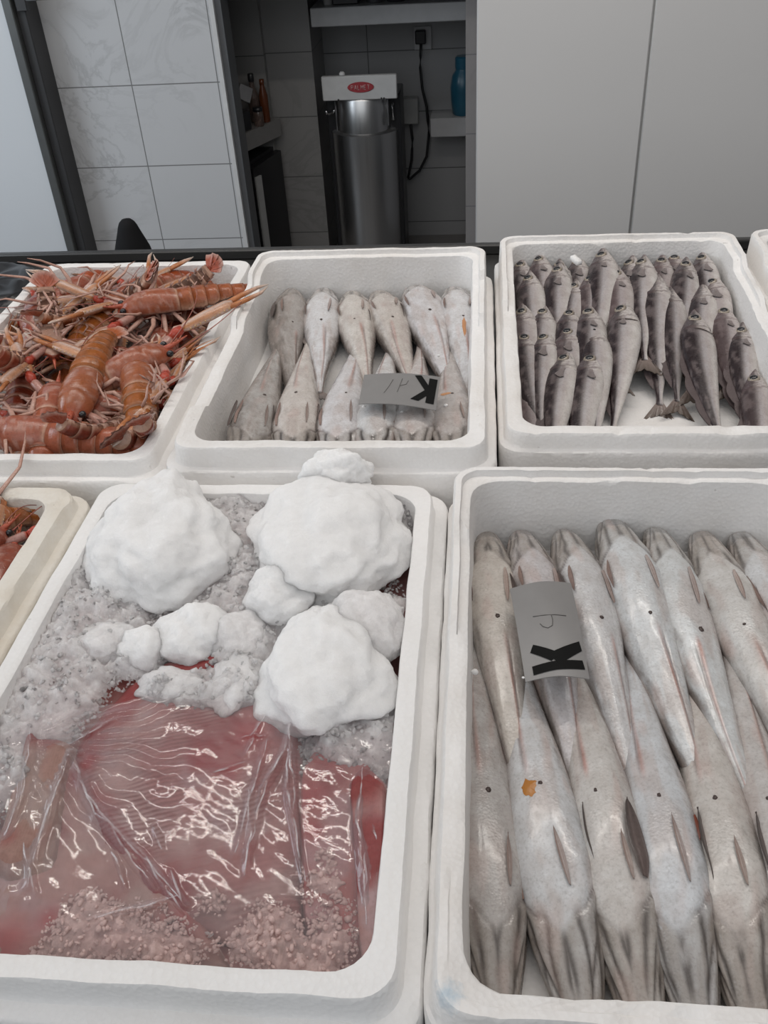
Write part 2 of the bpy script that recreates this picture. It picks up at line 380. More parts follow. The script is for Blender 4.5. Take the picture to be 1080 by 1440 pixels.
    if stain == 'blood':
        m = MB(); m.grid(lambda u, v: S(.30+.085*u, .52-.09*u+(.15*sin(pi*u)+.02)*(v-.5)*1.6, .0022+.0015*(1-abs(2*v-1))), 12, 6); m.build('blood_streak', M['blood'], root)
        root.children[-1]['label'] = 'red bloody streak along the fin'
    # tail fin
    m = MB(); c0 = S(1, 0); c1 = S(1, pi); mid = (c0+c1)/2
    def tf(u, v):
        a = (v-.5)*1.1
        ln = .075*L*(.85+.35*abs(v-.5)*2)
        return mid+Vector((u*ln*cos(a)-.004, u*ln*sin(a)*1.2+(v-.5)*.010*(1-u), .0016*sin(v*40)*u+.002*u))
    m.grid(tf, 10, 15, lambda u, v: mix((.30, .25, .23), (.13, .11, .10), u*.7+.3*(.5+.5*sin(v*40))))
    k = len(m.v); m.add([p-Vector((0, 0, .0012)) for p in m.v[:k]], [tuple(reversed(q)) for q in m.f[:]], m.c[:k])
    m.build('tail_fin', M['fin'], root)
    root.matrix_world = Matrix.Translation(Vector((pos.x, pos.y, floorz+lift))) @ Matrix.Rotation(yaw, 4, 'Z') @ Matrix.Translation((0, 0, .04*L*fat)) @ Matrix.Rotation(roll, 4, 'X') @ Matrix.Translation((0, 0, -.04*L*fat))
    return root
GU, GL = 'hake with snouts to the back of the large box', 'hake with snouts to the front of the large box'
ZB = .868
# row with the snouts at the back: (snout px, tail px, ...)
for i, (a, b, kw, lab) in enumerate([
    ((683, 738), (722, 1075), dict(roll=.05, cream=.35, belly=(.57, .54, .50), bend=.02), 'cream-bellied hake along the left wall of the large box, snout to the back'),
    ((733, 738), (812, 1090), dict(roll=-.25, belly=(.56, .53, .52)), 'hake lying under the upright grey tag in the large box'),
    ((792, 740), (890, 1080), dict(roll=-.35, belly=(.60, .59, .575)), 'hake touching the right edge of the upright grey tag, snout to the back'),
    ((857, 728), (975, 1075), dict(roll=0, fat=1.2, belly=(.61, .62, .61)), 'big white hake with an open jaw, fourth from the left wall, snout to the back'),
    ((920, 738), (1040, 1085), dict(roll=-.22, belly=(.61, .62, .605)), 'pale hake with a dot and brown line on its belly, fifth from the left wall'),
    ((985, 740), (1125, 1080), dict(roll=.25, belly=(.58, .57, .545), cream=.15), 'hake with yellowish vent, sixth from the left wall, snout to the back'),
    ((1040, 738), (1200, 1060), dict(roll=.1, belly=(.6, .6, .59)), 'hake cut by the right edge of the photo, snout to the back wall')]):
    hake(P(*a, .905), P(*b, .892), lab, GU, seed=11+i, L=.395, floorz=ZB, lift=.008, pitch=.012, **{'fat': 1.10, 'jaw': .9, **kw})
for i, (a, b, kw, lab) in enumerate([
    ((702, 1415), (667, 925), dict(roll=.12, dark=.25, belly=(.50, .475, .445), jaw=1.1), 'greyish hake in the front left corner of the large box'),
    ((822, 1420), (733, 950), dict(roll=-.22, belly=(.60, .60, .59), stain='roe', fat=1.16), 'white hake with an orange smear by its vent'),
    ((912, 1425), (818, 950), dict(roll=-.3, belly=(.58, .56, .53), cream=.15, pec=.62), 'hake with a dark fin standing across its belly, third from the left wall'),
    ((990, 1430), (893, 935), dict(roll=-.25, belly=(.60, .61, .61)), 'cleanest white hake of those with snouts to the front'),
    ((1075, 1435), (975, 945), dict(roll=-.3, belly=(.58, .555, .52), cream=.2, stain='blood'), 'hake with a red bloody streak at its fin'),
    ((1165, 1440), (1040, 940), dict(roll=0, belly=(.55, .52, .49), dark=.15), 'pinkish grey hake at the right edge of the photo, snout to the front')]):
    hake(P(*a, .905), P(*b, .905), lab, GL, seed=41+i, L=.405, floorz=ZB, lift=-.002, fside=-1, **{'fat': 1.10, **kw})
GU2, GL2 = 'short hake with snouts to the back of their box', 'short hake with snouts to the front of their box'
ZH = .897
for i, (a, b, kw, lab) in enumerate([
    ((412, 416), (388, 570), dict(roll=-.55, dark=.55, belly=(.44, .41, .38), bend=.1), 'darkest short hake, back left corner of the middle box, with a pink fin edge'),
    ((455, 412), (448, 560), dict(roll=.05, belly=(.63, .62, .61)), 'whitest short hake, second from the left in the back row'),
    ((494, 414), (520, 560), dict(roll=.05, belly=(.60, .57, .53), cream=.25), 'creamy short hake with a large brown vent, third in the back row'),
    ((532, 413), (592, 570), dict(roll=-.1, belly=(.53, .49, .45), cream=.2), 'yellowish short hake, fourth from the left in the back row'),
    ((582, 410), (645, 570), dict(roll=-.05, belly=(.59, .57, .56), fat=1.5), 'broad short hake behind the letter end of the sideways tag'),
    ((638, 412), (668, 600), dict(roll=-.1, belly=(.60, .59, .58), stain='roe'), 'short hake along the right wall with an orange-stained belly')]):
    hake(P(a[0], a[1]-3, .925), P(*b, .925), lab, GU2, seed=71+i, L=.345, floorz=ZH, pitch=.02, lift=.006, **{'fat': 1.36, 'jaw': .8, **kw})
for i, (a, b, kw, lab) in enumerate([
    ((338, 655), (392, 480), dict(roll=.35, dark=.6, belly=(.50, .48, .45), jaw=1.2), 'mottled short hake in the front left corner of the middle box'),
    ((408, 655), (432, 480), dict(roll=.05, belly=(.58, .54, .50), cream=.2), 'pinkish cream short hake, second from the left in the front row'),
    ((470, 657), (500, 480), dict(roll=0, belly=(.60, .58, .57)), 'white short hake, third from the left in the front row'),
    ((523, 657), (548, 480), dict(roll=-.05, belly=(.58, .57, .55)), 'short hake below the plain end of the sideways tag'),
    ((580, 657), (590, 480), dict(roll=-.05, belly=(.55, .51, .48), dark=.15), 'short hake below the middle of the sideways tag, white crumb on its belly'),
    ((637, 657), (632, 490), dict(roll=-.1, belly=(.50, .46, .43), dark=.35, stain='roe'), 'brownish short hake in the front right corner with an orange spot')]):
    hake(P(*a, .925), P(*b, .925), lab, GL2, fside=-1, seed=91+i, L=.355, floorz=ZH, lift=0, **{'fat': 1.34, 'jaw': 1.2, **kw})
# ------------------------------------------------------------------ small fish, lying on the side: x snout to tail, y towards the back, z up
DT = [(0, .008), (.03, .020), (.08, .039), (.14, .059), (.22, .081), (.32, .088), (.42, .082), (.58, .064), (.74, .042), (.86, .024), (.94, .015), (1, .017)]
def small_fish(eye, tailp, zhead, label, L=.275, seed=0, roll=0.0, bend=0.0, pitch=.2, gape=False, eye_on=True, tint=0.0, fat=1.0):
    root = empty('small_fish'); tag(root, label, 'fish', 'small fish shingled in the back right box')
    nx, na = 84, 44
    def S(t, th, off=0.0):
        h = smtab(DT, t)*L*fat; w = h*(.62-.10*t)
        r = 1.0; y = cos(th); z = sin(th)                  # th=0 is the back, pi the belly, pi/2 the upper flank
        if t < .24:
            r += (.030*FB(t*48+seed, y*3, z*3, 3)+.026*sin(t*330+8*y+5*FB(t*20+seed, y*3, 1, 2))*sm(.11, .14, t)*sm(.5, -.1, y))*sm(.03, .09, t)
            tg = .205+.03*y*y-.05*(y < 0)*abs(y); r += .05*sm(tg-.05, tg-.008, t)*(1-sm(tg-.004, tg+.006, t))*(abs(y) < .9)
            jm = -.10-3.0*t; r -= .12*math.exp(-((y-jm)/.09)**2)*(1-sm(.085, .11, t))*sm(.0, .02, t)
        r += .015*FB(t*9+seed, y, z, 2)
        cb = bend*L*(t-.2)**2
        return Vector((t*L, y*h*r+off*y+cb, z*w*r+off*z))
    vs = []; cs = []
    for i in range(nx):
        t = (i/(nx-1))**1.15
        for k in range(na):
            th = 2*pi*k/na; vs.append(S(t, th)); y = cos(th); nz = FB(t*14+seed*2, y*2, sin(th)*2+3, 4)
            c = mix((.44, .40, .395), (.026, .017, .019), sm(-.22, .40, y+.10*nz+.10*sm(.5, 1, t))); c = mix(c, (.50, .50, .52), .55*math.exp(-((y+.05)/.16)**2)*sm(.22, .3, t)*sm(-.4, .3, nz))
            c = mix(c, (.62, .595, .57), sm(.15, .75, -y+.1*nz))
            c = mix(c, (.36, .30, .295), .25*sm(.1, .6, nz+.2))
            if t < .225:
                hd = FB(t*60+seed, y*5, 1.7, 4)
                c = mix(c, (.50, .44, .40), .45*sm(-.2, .4, hd)*sm(.05, .5, -y+.55)); c = mix(c, (.13, .10, .09), .55*sm(.1, .5, -hd))
                wr = sin(t*330+8*y+5*FB(t*20+seed, y*3, 1, 2)); c = mix(c, (.66, .62, .59), .6*sm(.3, .9, wr)*sm(.11, .14, t)*sm(.35, -.1, y)*sm(-.9, -.5, y)); c = mix(c, (.07, .05, .055), sm(.25, .7, y)); c = mix(c, (.16, .12, .12), .8*(1-sm(.01, .05, t)))
                jm = -.10-3.0*t; c = mix(c, (.07, .05, .05), .7*math.exp(-((y-jm)/.08)**2)*(1-sm(.085, .11, t)))
            tg = .205+.03*y*y-.05*(y < 0)*abs(y); c = mix(c, (.10, .07, .07), .6*math.exp(-((t-tg-.004)/.006)**2)*(abs(y) < .92))
            c = mix(c, (.30, .22, .22), tint); cs.append(c)
    fs = [(i*na+k, (i+1)*na+k, (i+1)*na+(k+1) % na, i*na+(k+1) % na) for i in range(nx-1) for k in range(na)]
    fs += [tuple(range(na)), tuple((nx-1)*na+k for k in range(na-1, -1, -1))]
    link_mesh('body', vs, fs, M['whiting'], root, cs)
    te, the = .118, -1.27
    if eye_on:
        p = S(te, the); er = .0088*L/.275
        nrm = Vector((-.10, cos(the), sin(the)*1.25)).normalized(); MM = nrm.to_track_quat('Z', 'Y').to_matrix()
        m = MB(); m.ell(p-nrm*.0008, (er, er, er*.42), M=MM, nu=18); e = m.build('eye', M['eyering'], root)
        m = MB(); m.ell(p+nrm*.0007, (er*.72, er*.72, er*.38), M=MM, nu=16); m.build('pupil', M['eye'], e)
    def fin(name, t0, ln, th, ang, wid, col, lift=.003):
        m = MB(); b = S(t0, th, .0006)
        def g(u, v):
            a = ang+(v-.5)*.45*(.3+u); ll = ln*u*(1-.35*abs(v-.3))
            return b+Vector((ll*cos(a), ll*sin(a)+(v-.5)*wid*(1-.3*u), lift*u+.0005*sin(v*26)))
        m.grid(g, 8, 9, lambda u, v: mix(col, tuple(k*.5 for k in col), .5*u+.4*(.5+.5*sin(v*26))))
        k = len(m.v); m.add([p-Vector((0, 0, .0008)) for p in m.v[:k]], [tuple(reversed(q)) for q in m.f[:]], m.c[:k])
        m.build(name, M['fin'], root)
    rr_ = random.Random(seed)
    fin('pectoral_fin', .228, rr_.uniform(.014, .026), -1.62, .12+rr_.uniform(-.25, .2), .005, (.26, .22, .215), -.0015) if rr_.random() < .55 else None
    # back fin ridge, tail
    m = MB(); m.grid(lambda u, v: S(.36+.5*u, .10, 0)+Vector((.012*v, .010*v*sin(pi*u)**.5*(.5+.5*abs(sin(u*3*pi))), 0)), 22, 4, lambda u, v: (.11, .085, .085))
    k = len(m.v); m.add([p-Vector((0, 0, .0012)) for p in m.v[:k]], [tuple(reversed(q)) for q in m.f[:]], m.c[:k]); m.build('dorsal_fin', M['fin'], root)
    m = MB(); e0 = (S(1, 0)+S(1, pi))/2
    m.grid(lambda u, v: e0+Vector((-.004+u*(.022+.016*abs(2*v-1)), (v-.5)*(.010+.040*u), .0012*sin(v*34)*u+.003*u)), 9, 15, lambda u, v: mix((.22, .17, .15), (.10, .075, .06), u))
    k = len(m.v); m.add([p-Vector((0, 0, .001)) for p in m.v[:k]], [tuple(reversed(q)) for q in m.f[:]], m.c[:k]); m.build('tail_fin', M['fin'], root)
    if gape:
        m = MB(); m.grid(lambda u, v: S(.232+.010*v*sin(pi*u), -pi/2+.55-1.75*u, .0010), 14, 4); g = m.build('gill_slit', M['vent'], root)
    ep = P(*eye, zhead); tp = P(*tailp, zhead); d = Vector((tp.x-ep.x, tp.y-ep.y, 0)).normalized()
    ax = Vector((d.x, d.y, -pitch)).normalized(); up = Vector((0, 0, 1)); yv = up.cross(ax).normalized(); zv = ax.cross(yv)
    # the fish lies on its right side: its back is to the left when the tail points at the viewer
    Mx = Matrix(((ax.x, yv.x, zv.x), (ax.y, yv.y, zv.y), (ax.z, yv.z, zv.z))).to_4x4() @ Matrix.Rotation(roll, 4, 'X')
    Mx = Mx @ Matrix.Rotation(pi, 4, 'X')
    el = S(te, the)
    root.matrix_world = Matrix.Translation(ep) @ Mx @ Matrix.Translation(-el); return root
SF = [  # eye px, a px further down the body, height of the eye, extra, label   (from the back of the box to the front)
    ((731, 372), (736, 470), .952, dict(), 'small fish in the back left corner, snout against the wall'),
    ((757, 364), (770, 460), .958, dict(tint=.1), 'small fish, second along the back wall, silver cheek, no foam chip'),
    ((786, 372), (792, 470), .954, dict(), 'small fish at the back wall, just left of the white foam chip'),
    ((811, 368), (815, 470), .950, dict(), 'small fish half hidden by the white foam chip'),
    ((845, 358), (850, 460), .968, dict(L=.30), 'long-snouted small fish rising highest at the back wall'),
    ((884, 369), (886, 470), .954, dict(), 'small fish at the back wall between the two tallest heads'),
    ((930, 366), (934, 470), .955, dict(tint=.2), 'brownish small fish at the back wall, right of the middle'),
    ((948, 362), (956, 470), .950, dict(tint=.2), 'thin-headed small fish behind the right-hand big-eyed one'),
    ((986, 362), (1010, 460), .958, dict(), 'small fish with snout up, last along the back wall on the right'),
    ((742, 391), (752, 490), .953, dict(), 'small fish with a bright ringed eye near the back left corner'),
    ((783, 379), (776, 480), .958, dict(), 'small fish below the foam chip, eye ringed pale'),
    ((829, 392), (826, 490), .951, dict(tint=.15), 'small brown-headed fish below the highest snout'),
    ((901, 368), (897, 480), .960, dict(), 'small blue-grey fish with a clear round eye, middle of the back'),
    ((866, 384), (880, 480), .956, dict(tint=.25, L=.29), 'dark brown small fish lying across the middle of the heap'),
    ((964, 371), (966, 480), .958, dict(), 'small fish with a pale cheek in the right part of the heap'),
    ((1000, 396), (1018, 490), .948, dict(tint=.15), 'small wrinkled fish near the right wall, upper one'),
    ((733, 438), (746, 540), .940, dict(tint=.1, eye_on=True), 'small fish along the left wall, third head from the back'),
    ((806, 402), (792, 500), .946, dict(), 'small yellow-cheeked fish in the fourth column'),
    ((837, 400), (838, 500), .946, dict(), 'small fish with a dark slit below the cheek, fifth column'),
    ((762, 438), (752, 530), .938, dict(), 'small fish in the second column, under the ringed-eye one'),
    ((800, 440), (796, 540), .938, dict(), 'small fish in the third column, upper of the middle pair'),
    ((1018, 437), (1040, 530), .938, dict(tint=.2), 'small ragged brown fish near the right wall, lower one'),
    ((944, 412), (962, 560), .945, dict(eye_on=False), 'small slim fish squeezed behind the whole one with its tail showing'),
    ((985, 408), (990, 520), .946, dict(eye_on=False), 'small fish with a fin over its grey-green flank, right side'),
    ((827, 438), (834, 570), .940, dict(), 'small pale-bellied fish in the fourth column, whole eye'),
    ((737, 474), (748, 560), .930, dict(), 'small fish at the left wall with white belly and a dark neighbour below'),
    ((763, 474), (752, 560), .930, dict(), 'small fish wedged above the two crossing front fish'),
    ((797, 466), (790, 560), .931, dict(tint=.1), 'small fish above the two slanting front fish'),
    ((833, 466), (845, 600), .932, dict(), 'small fish right of the slanting pair, straight body to the front wall'),
    ((872, 434), (876, 600), .942, dict(gape=True, L=.30), 'small fish with an open dark gill slit in the middle of the heap'),
    ((922, 398), (932, 590), .952, dict(L=.305, eye_on=False, fat=1.05, pitch=.24), 'small fish with its whole forked tail showing on the box floor'),
    ((977, 447), (1010, 610), .940, dict(gape=True, L=.30), 'small steel-blue fish with an open gill, tail to the front wall'),
    ((1042, 464), (1052, 600), .930, dict(), 'small yellowish fish at the right, its gill plates folded'),
    ((736, 556), (762, 640), .900, dict(eye_on=False, tint=.3), 'small dark-backed fish in the front left corner'),
    ((792, 503), (762, 610), .925, dict(), 'small slanting fish in front, nearer the left wall'),
    ((829, 504), (800, 620), .925, dict(), 'small slanting fish in front with a dark pointed side fin'),
    ((1060, 532), (1080, 640), .915, dict(tint=.1), 'small fish in the front right corner, cut by the photo edge'),
]
for i, (e, t, z, kw, lab) in enumerate(SF):
    small_fish(e, t, z, lab, seed=200+i, roll=rnd.uniform(-.22, .22), bend=rnd.uniform(-.12, .12), **{'L': .275*rnd.uniform(.95, 1.05), 'pitch': rnd.uniform(.17, .22), **kw})
m = MB(); m.box((-.011, -.006, -.005), (.011, .006, .005), bev=.003)
ch = m.build('foam_chip', M['foam_clean'], None, True, 50); p = P(810, 366, .975); ch.matrix_world = Matrix.Translation(p) @ Matrix.Rotation(R(-50), 4, 'Z') @ Matrix.Rotation(.3, 4, 'Y')
tag(ch, 'white foam chip lying on the small fish heads', 'foam chip')
for i, (px, z, r, lab) in enumerate([((668, 945), .915, .0038, 'larger white foam crumb against the left wall of the large box'), ((659, 937), .915, .0018, 'smaller white foam crumb at the left wall of the large box'),
        ((566, 580), .945, .0035, 'white crumb on the short hake under the sideways tag'), ((617, 500), .945, .0022, 'white crumb on the broad short hake'),
        ((627, 570), .945, .003, 'white crumb near the orange spot of the corner hake'), ((512, 572), .945, .003, 'white crumb at the plain end of the sideways tag'),
        ((736, 953),   .943, .0014, 'tiny white bead at the corner of the upright tag')]):
    m = MB(); m.ell((0, 0, 0), (r, r*.8, r*.7), nu=10, nv=7)
    o = m.build('foam_crumb', M['foam_clean']); o.location = P(*px, z)
    for v in o.data.vertices: v.co *= 1+.25*N3(v.co.x*400+i, v.co.y*400, v.co.z*400)
    tag(o, lab, 'foam crumb', 'foam crumbs on the fish')
# ------------------------------------------------------------------ price tags with a K
def tag_mat():
    t = NT('grey_tag_card'); c = t.mixc(t.noise(60, 4), (.205, .198, .195), (.235, .228, .222))
    return t.pbr(c, .38, 0, .45, t.bump(t.noise(90, 3), .05, .001))
M['card'] = tag_mat(); M['ink'] = plain('black_lettering', (.004, .004, .004), .6, 0, .12); M['pencil'] = plain('faint_pencil', (.10, .095, .09), .6)
def price_tag(corners, z, bendfn, label, strokes, pencil, zc):
    A, B, C_, D = [P(*c, z+zz) for c, zz in zip(corners, zc)]      # top-left, top-right, bottom-right, bottom-left as seen
    c0 = (A+B+C_+D)/4
    def S(u, v, off=0.0):
        q = (A*(1-u)+B*u)*(1-v)+(D*(1-u)+C_*u)*v; q = q.copy(); q.z += bendfn(u, v)+off; return q-c0
    m = MB(); m.grid(lambda u, v: S(u, v), 25, 25); k = len(m.v)
    m.f = [tuple(reversed(q)) for q in m.f]
    m.add([p-Vector((0, 0, .0009)) for p in m.v[:k]], [tuple(reversed(q)) for q in m.f[:]])
    rim = [i*25 for i in range(25)]+[24*25+j for j in range(1, 25)]+[i*25+24 for i in range(23, -1, -1)]+[j for j in range(23, 0, -1)]
    m.add([], []); m.f += [(rim[i], rim[(i+1) % len(rim)], rim[(i+1) % len(rim)]+k, rim[i]+k) for i in range(len(rim))]
    o = m.build('price_tag', M['card'], None, True, 40); o.location = c0; tag(o, label, 'price tag')
    def quad(mb, q, off):
        mb.grid(lambda u, v: S(*[(q[0][i]*(1-u)+q[1][i]*u)*(1-v)+(q[3][i]*(1-u)+q[2][i]*u)*v for i in (0, 1)], off), 10, 5)
    m = MB()
    for q in strokes: quad(m, q, .0006)
    l = m.build('letter', M['ink'], o); l['label'] = 'black letter K'
    m = MB()
    for pl, w in pencil: m.tube([S(u, v, .0004) for u, v in pl], w, 5)
    m.build('pencil_mark', M['pencil'], o)
price_tag([(717, 828), (803, 820), (829, 955), (739, 959)], .940, lambda u, v: .006*(1-abs(2*u-1)**1.6)+.003*sin(v*pi), 'grey bent card with a black K on its side, upright on the large hake',
    [((.13, .885), (.935, .845), (.955, .925), (.135, .965)),
     ((.20, .685), (.135, .755), (.44, .865), (.60, .80)), ((.40, .80), (.56, .90), (.955, .755), (.935, .665))],
    [([(.27, .40), (.45, .405), (.62, .405), (.80, .41)], .00035), ([(.56, .41), (.57, .46), (.55, .52), (.47, .545), (.40, .525), (.36, .49)], .00035)], (.0, .0, -.004, -.006))
price_tag([(512, 527), (619, 530), (613, 574), (504, 565)], .968, lambda u, v: .004*sin(pi*u)-.003*v, 'grey card with a black upside-down K lying crosswise on the short hake',
    [((.868, .10), (.975, .115), (.962, .86), (.855, .85)), ((.895, .40), (.86, .58), (.675, .06), (.76, .04)), ((.87, .40), (.895, .58), (.765, .83), (.66, .80))],
    [([(.40, .22), (.36, .45), (.31, .66)], .0003), ([(.52, .18), (.50, .40), (.48, .62)], .0003), ([(.50, .42), (.58, .36), (.60, .24)], .0003)], (.004, .0, -.004, -.004))
# ------------------------------------------------------------------ langoustines
ORG = [(.36, .070, .018), (.35, .095, .03), (.38, .105, .050), (.20, .032, .014), (.36, .105, .014), (.30, .065, .033)]
def langoustine(w, hd, z, label, curl=.6, roll=0.0, pitch=0.0, hue=0, seed=0, s=1.0, claws=((.25, .2), (-.25, .1)), legs=True, ant=2, tailup=0.0, legspread=1.0, seen=True):
    """w: pixel of the waist, hd: pixel the head points to; z: height of the waist"""
    r = random.Random(seed+500); base = ORG[hue]; pale = (.58, .38, .27); under = (.46, .28, .21); pinkc = mix(base, (.40, .135, .10), .5)
    root = empty('langoustine'); tag(root, label, 'langoustine', 'langoustines in the left boxes')
    # tail body: a row of six overlapping rings bending downwards
    def spine(u, lift=0.0):
        n = 24; x = z_ = 0.0; L = .122
        for i in range(int(n*u+.5)):
            a = curl*((i+.5)/n)**1.15; x -= L/n*cos(a); z_ -= L/n*sin(a)
        a = curl*u**1.15; return Vector((x, 0, z_)), a
    def A(u, th):
        p, a = spine(u); nrm = Vector((-sin(a), 0, cos(a)))
        k = (u*6) % 1 if u < .999 else 1.0
        w_ = .0235*(1-.36*u); h = .0205*(1-.34*u)
        m_ = 1+.085*k*(1 if u < .97 else 0)-.05*math.exp(-((k)/.10)**2)
        y = cos(th); zz = sin(th)
        if zz < 0: zz *= .45; y = math.copysign(abs(y)**.7, y)*(1+.06*sin(k*pi))
        return p+Vector((0, y*w_*m_, 0))+nrm*zz*h*m_
    nu, na = 73, 26; vs = []; cs = []
    for i in range(nu):
        u = i/(nu-1); k = (u*6) % 1
        for j in range(na):
            th = 2*pi*j/na; vs.append(A(u, th)); zz = sin(th)
            nz = FB(u*5+seed, cos(th)*2, zz*2, 3)
            c = mix(base, tuple(q*.62 for q in base), .6*sm(-.1, .5, nz)); c = mix(c, pinkc, .4*sm(.1, .6, -nz)+.06)
            c = mix(c, pale, .75*(math.exp(-((k-.97)/.05)**2)+math.exp(-((k-.0)/.05)**2))*(zz > -.1))
            c = mix(c, pale, .65*math.exp(-((zz-.05)/.22)**2)); c = mix(c, under, sm(-.05, -.4, zz) if zz < -.05 else 0)
            cs.append(c)
    fs = [(i*na+j, i*na+(j+1) % na, (i+1)*na+(j+1) % na, (i+1)*na+j) for i in range(nu-1) for j in range(na)]
    fs += [tuple(range(na-1, -1, -1)), tuple((nu-1)*na+j for j in range(na))]
    link_mesh('abdomen', vs, fs, M['shell'], root, cs)
    # swimmerets under the tail
    for k in range(1, 6):
        p, a = spine(k/6-.04); nn = Vector((-sin(a), 0, cos(a)))
        for sgn in (1, -1):
            m = MB(); q = p+Vector((0, sgn*.014*(1-.3*k/6), 0))-nn*.006; m.tube([q, q-nn*.008+Vector((-.004, sgn*.003, 0)), q-nn*.014+Vector((-.011, sgn*.002, 0))], [.0022, .003, .0008], 6, (.58, .36, .30), .4); m.build('swimmeret', M['shell'], root)
    # tail fan: telson and two pairs of flaps
    m = MB(); p, a = spine(1.0); a -= tailup; ax = Vector((-cos(a), 0, -sin(a))); nn = Vector((-sin(a), 0, cos(a)))
    for yaw_, ln, wd in ((0, .036, .017), (.42, .036, .016), (-.42, .036, .016), (.85, .034, .015), (-.85, .034, .015)):
        d = ax*cos(yaw_)+Vector((0, sin(yaw_), 0)); sd = (Vector((0, cos(yaw_), 0))-ax*sin(yaw_))
        def G(u, v, o=0.0): return p+d*(ln*u-.004)+sd*(v-.5)*wd*(.45+1.0*u-.45*u**4)*1.05+nn*(.0018*(1-(2*v-1)**2)-abs(yaw_)*.0022+o)
        b0 = len(m.v); m.grid(lambda u, v: G(u, v), 8, 7, lambda u, v: mix(mix(base, (.50, .10, .05), .35), (.60, .40, .34), sm(.72, 1, u)*.8+.1*abs(2*v-1)))
        n0 = len(m.v)-b0; ff = [tuple(i-b0 for i in q) for q in m.f[-42:]]
        m.add([q-nn*.0014 for q in m.v[b0:b0+n0]], [tuple(reversed(q)) for q in ff], m.c[b0:b0+n0])
    m.build('tail_fan', M['shell'], root)
    # carapace with rostrum
    CW = [(0, .0215), (.15, .0235), (.4, .0245), (.65, .0225), (.82, .0175), (.92, .010), (1, .0035)]
    def Cp(u, th):
        w_ = smtab(CW, u); y = cos(th); zz = sin(th); h = w_*.92
        gro = 1-.07*math.exp(-((u-.55-.10*abs(y))/.02)**2)
        if zz < 0: zz *= .55
        return Vector((u*.094, y*w_*gro, zz*h*gro+.004*sin(u*pi)))
    vs = []; cs = []; nu, na = 40, 26
    for i in range(nu):
        u = i/(nu-1)
        for j in range(na):
            th = 2*pi*j/na; vs.append(Cp(u, th)); zz = sin(th); nz = FB(u*4+seed, cos(th)*2, zz*2+4, 3)
            c = mix(pinkc, base, .4+.5*nz); c = mix(c, (.30, .095, .055), .35); c = mix(c, (.55, .36, .30), .5*sm(.1, .5, FB(u*9, cos(th)*4, seed, 3))); c = mix(c, pale, .6*math.exp(-((u-.02)/.03)**2))
            c = mix(c, under, sm(0, -.5, zz) if zz < 0 else 0); c = mix(c, (.50, .09, .05), .6*sm(.75, 1, u)*(zz > -.3)); cs.append(c)
    fs = [(i*na+j, (i+1)*na+j, (i+1)*na+(j+1) % na, i*na+(j+1) % na) for i in range(nu-1) for j in range(na)]
    fs += [tuple(range(na)), tuple((nu-1)*na+j for j in range(na-1, -1, -1))]
    car = link_mesh('carapace', vs, fs, M['shell'], root, cs)
    m = MB(); m.tube([(.080, 0, .008), (.098, 0, .010), (.118, 0, .014)], [.005, .003, .0006], 8, (.50, .12, .07)); 
    for k in range(3): m.tube([(.092+.007*k, 0, .011+.001*k), (.097+.007*k, 0, .016+.001*k)], [.0014, .0003], 5, (.55, .2, .12))
    m.build('rostrum', M['shell'], car)
    for sgn in (1, -1):
        m = MB(); m.ell((.086, sgn*.013, .007), (.0050, .0045, .0045), nu=12); m.build('eye', M['eye'], root)
    # claws
    for ci, (cy, cpz) in enumerate(claws):
        sgn = 1 if ci == 0 else -1; m = MB(); q = Vector((.070, sgn*.012, -.004))
        d1 = Vector((cos(cy*.5+sgn*.5), sin(cy*.5+sgn*.5), cpz*.5+.15)).normalized(); d = Vector((cos(cy), sin(cy), cpz)).normalized()
        redj = (.50, .075, .045); ac = mix(pinkc, (.60, .42, .38), .5)
        q1 = q+d1*.036; q2 = q1+(d1+d).normalized()*.020; KL = 1.28
        m.tube([q, q+d1*.012, q1-d1*.004, q1], [.0045, .0062, .0068, .0050], 10, lambda u, t: mix(ac, redj, sm(.75, 1, u)))
        m.tube([q1, q1+(q2-q1)*.5, q2], [.0050, .0080, .0058], 10, redj)
        sd = d.cross(Vector((0, 0, 1))).normalized(); up_ = sd.cross(d)
        def handc(u, t):
            rg = .5+.5*cos(t*4); return mix(mix((.50, .20, .06), (.66, .52, .46), rg**2), (.62, .46, .40), .35*u)
        q3 = q2+d*.062*KL
        m.tube([q2, q2+d*.006, q2+d*.030*KL, q2+d*.055*KL, q3], [.0056, .0090, .0116, .0108, .0066], 16, handc, .62, up_)
        for k in range(9):
            for e in (1, -1):
                c_ = q2+d*(.010+.0075*k)+sd*e*.0104+up_*.001; m.ell(c_, (.0016, .0016, .0016), (.64, .42, .22), 6, 4)
        tipc = lambda u, t: mix((.50, .19, .07), (.70, .62, .55), sm(.35, .95, u))
        m.tube([q2+d*.066-sd*.0050, q3+d*.019-sd*.0070, q3+d*.043-sd*.0058, q3+d*.058-sd*.0005], [.0048, .0042, .0030, .0009], 8, tipc, .8, up_)
        cl = m.build('claw', M['shell'], root)
        op = r.uniform(.002, .006); m = MB()
        m.tube([q2+d*.068+sd*.0052, q3+d*.020+sd*(.0070+op*.5), q3+d*.041+sd*(.0056+op), q3+d*.055+sd*(.0004+op*.6)], [.0044, .0038, .0026, .0008], 8, tipc, .8, up_)
        m.build('movable_finger', M['shell'], cl)
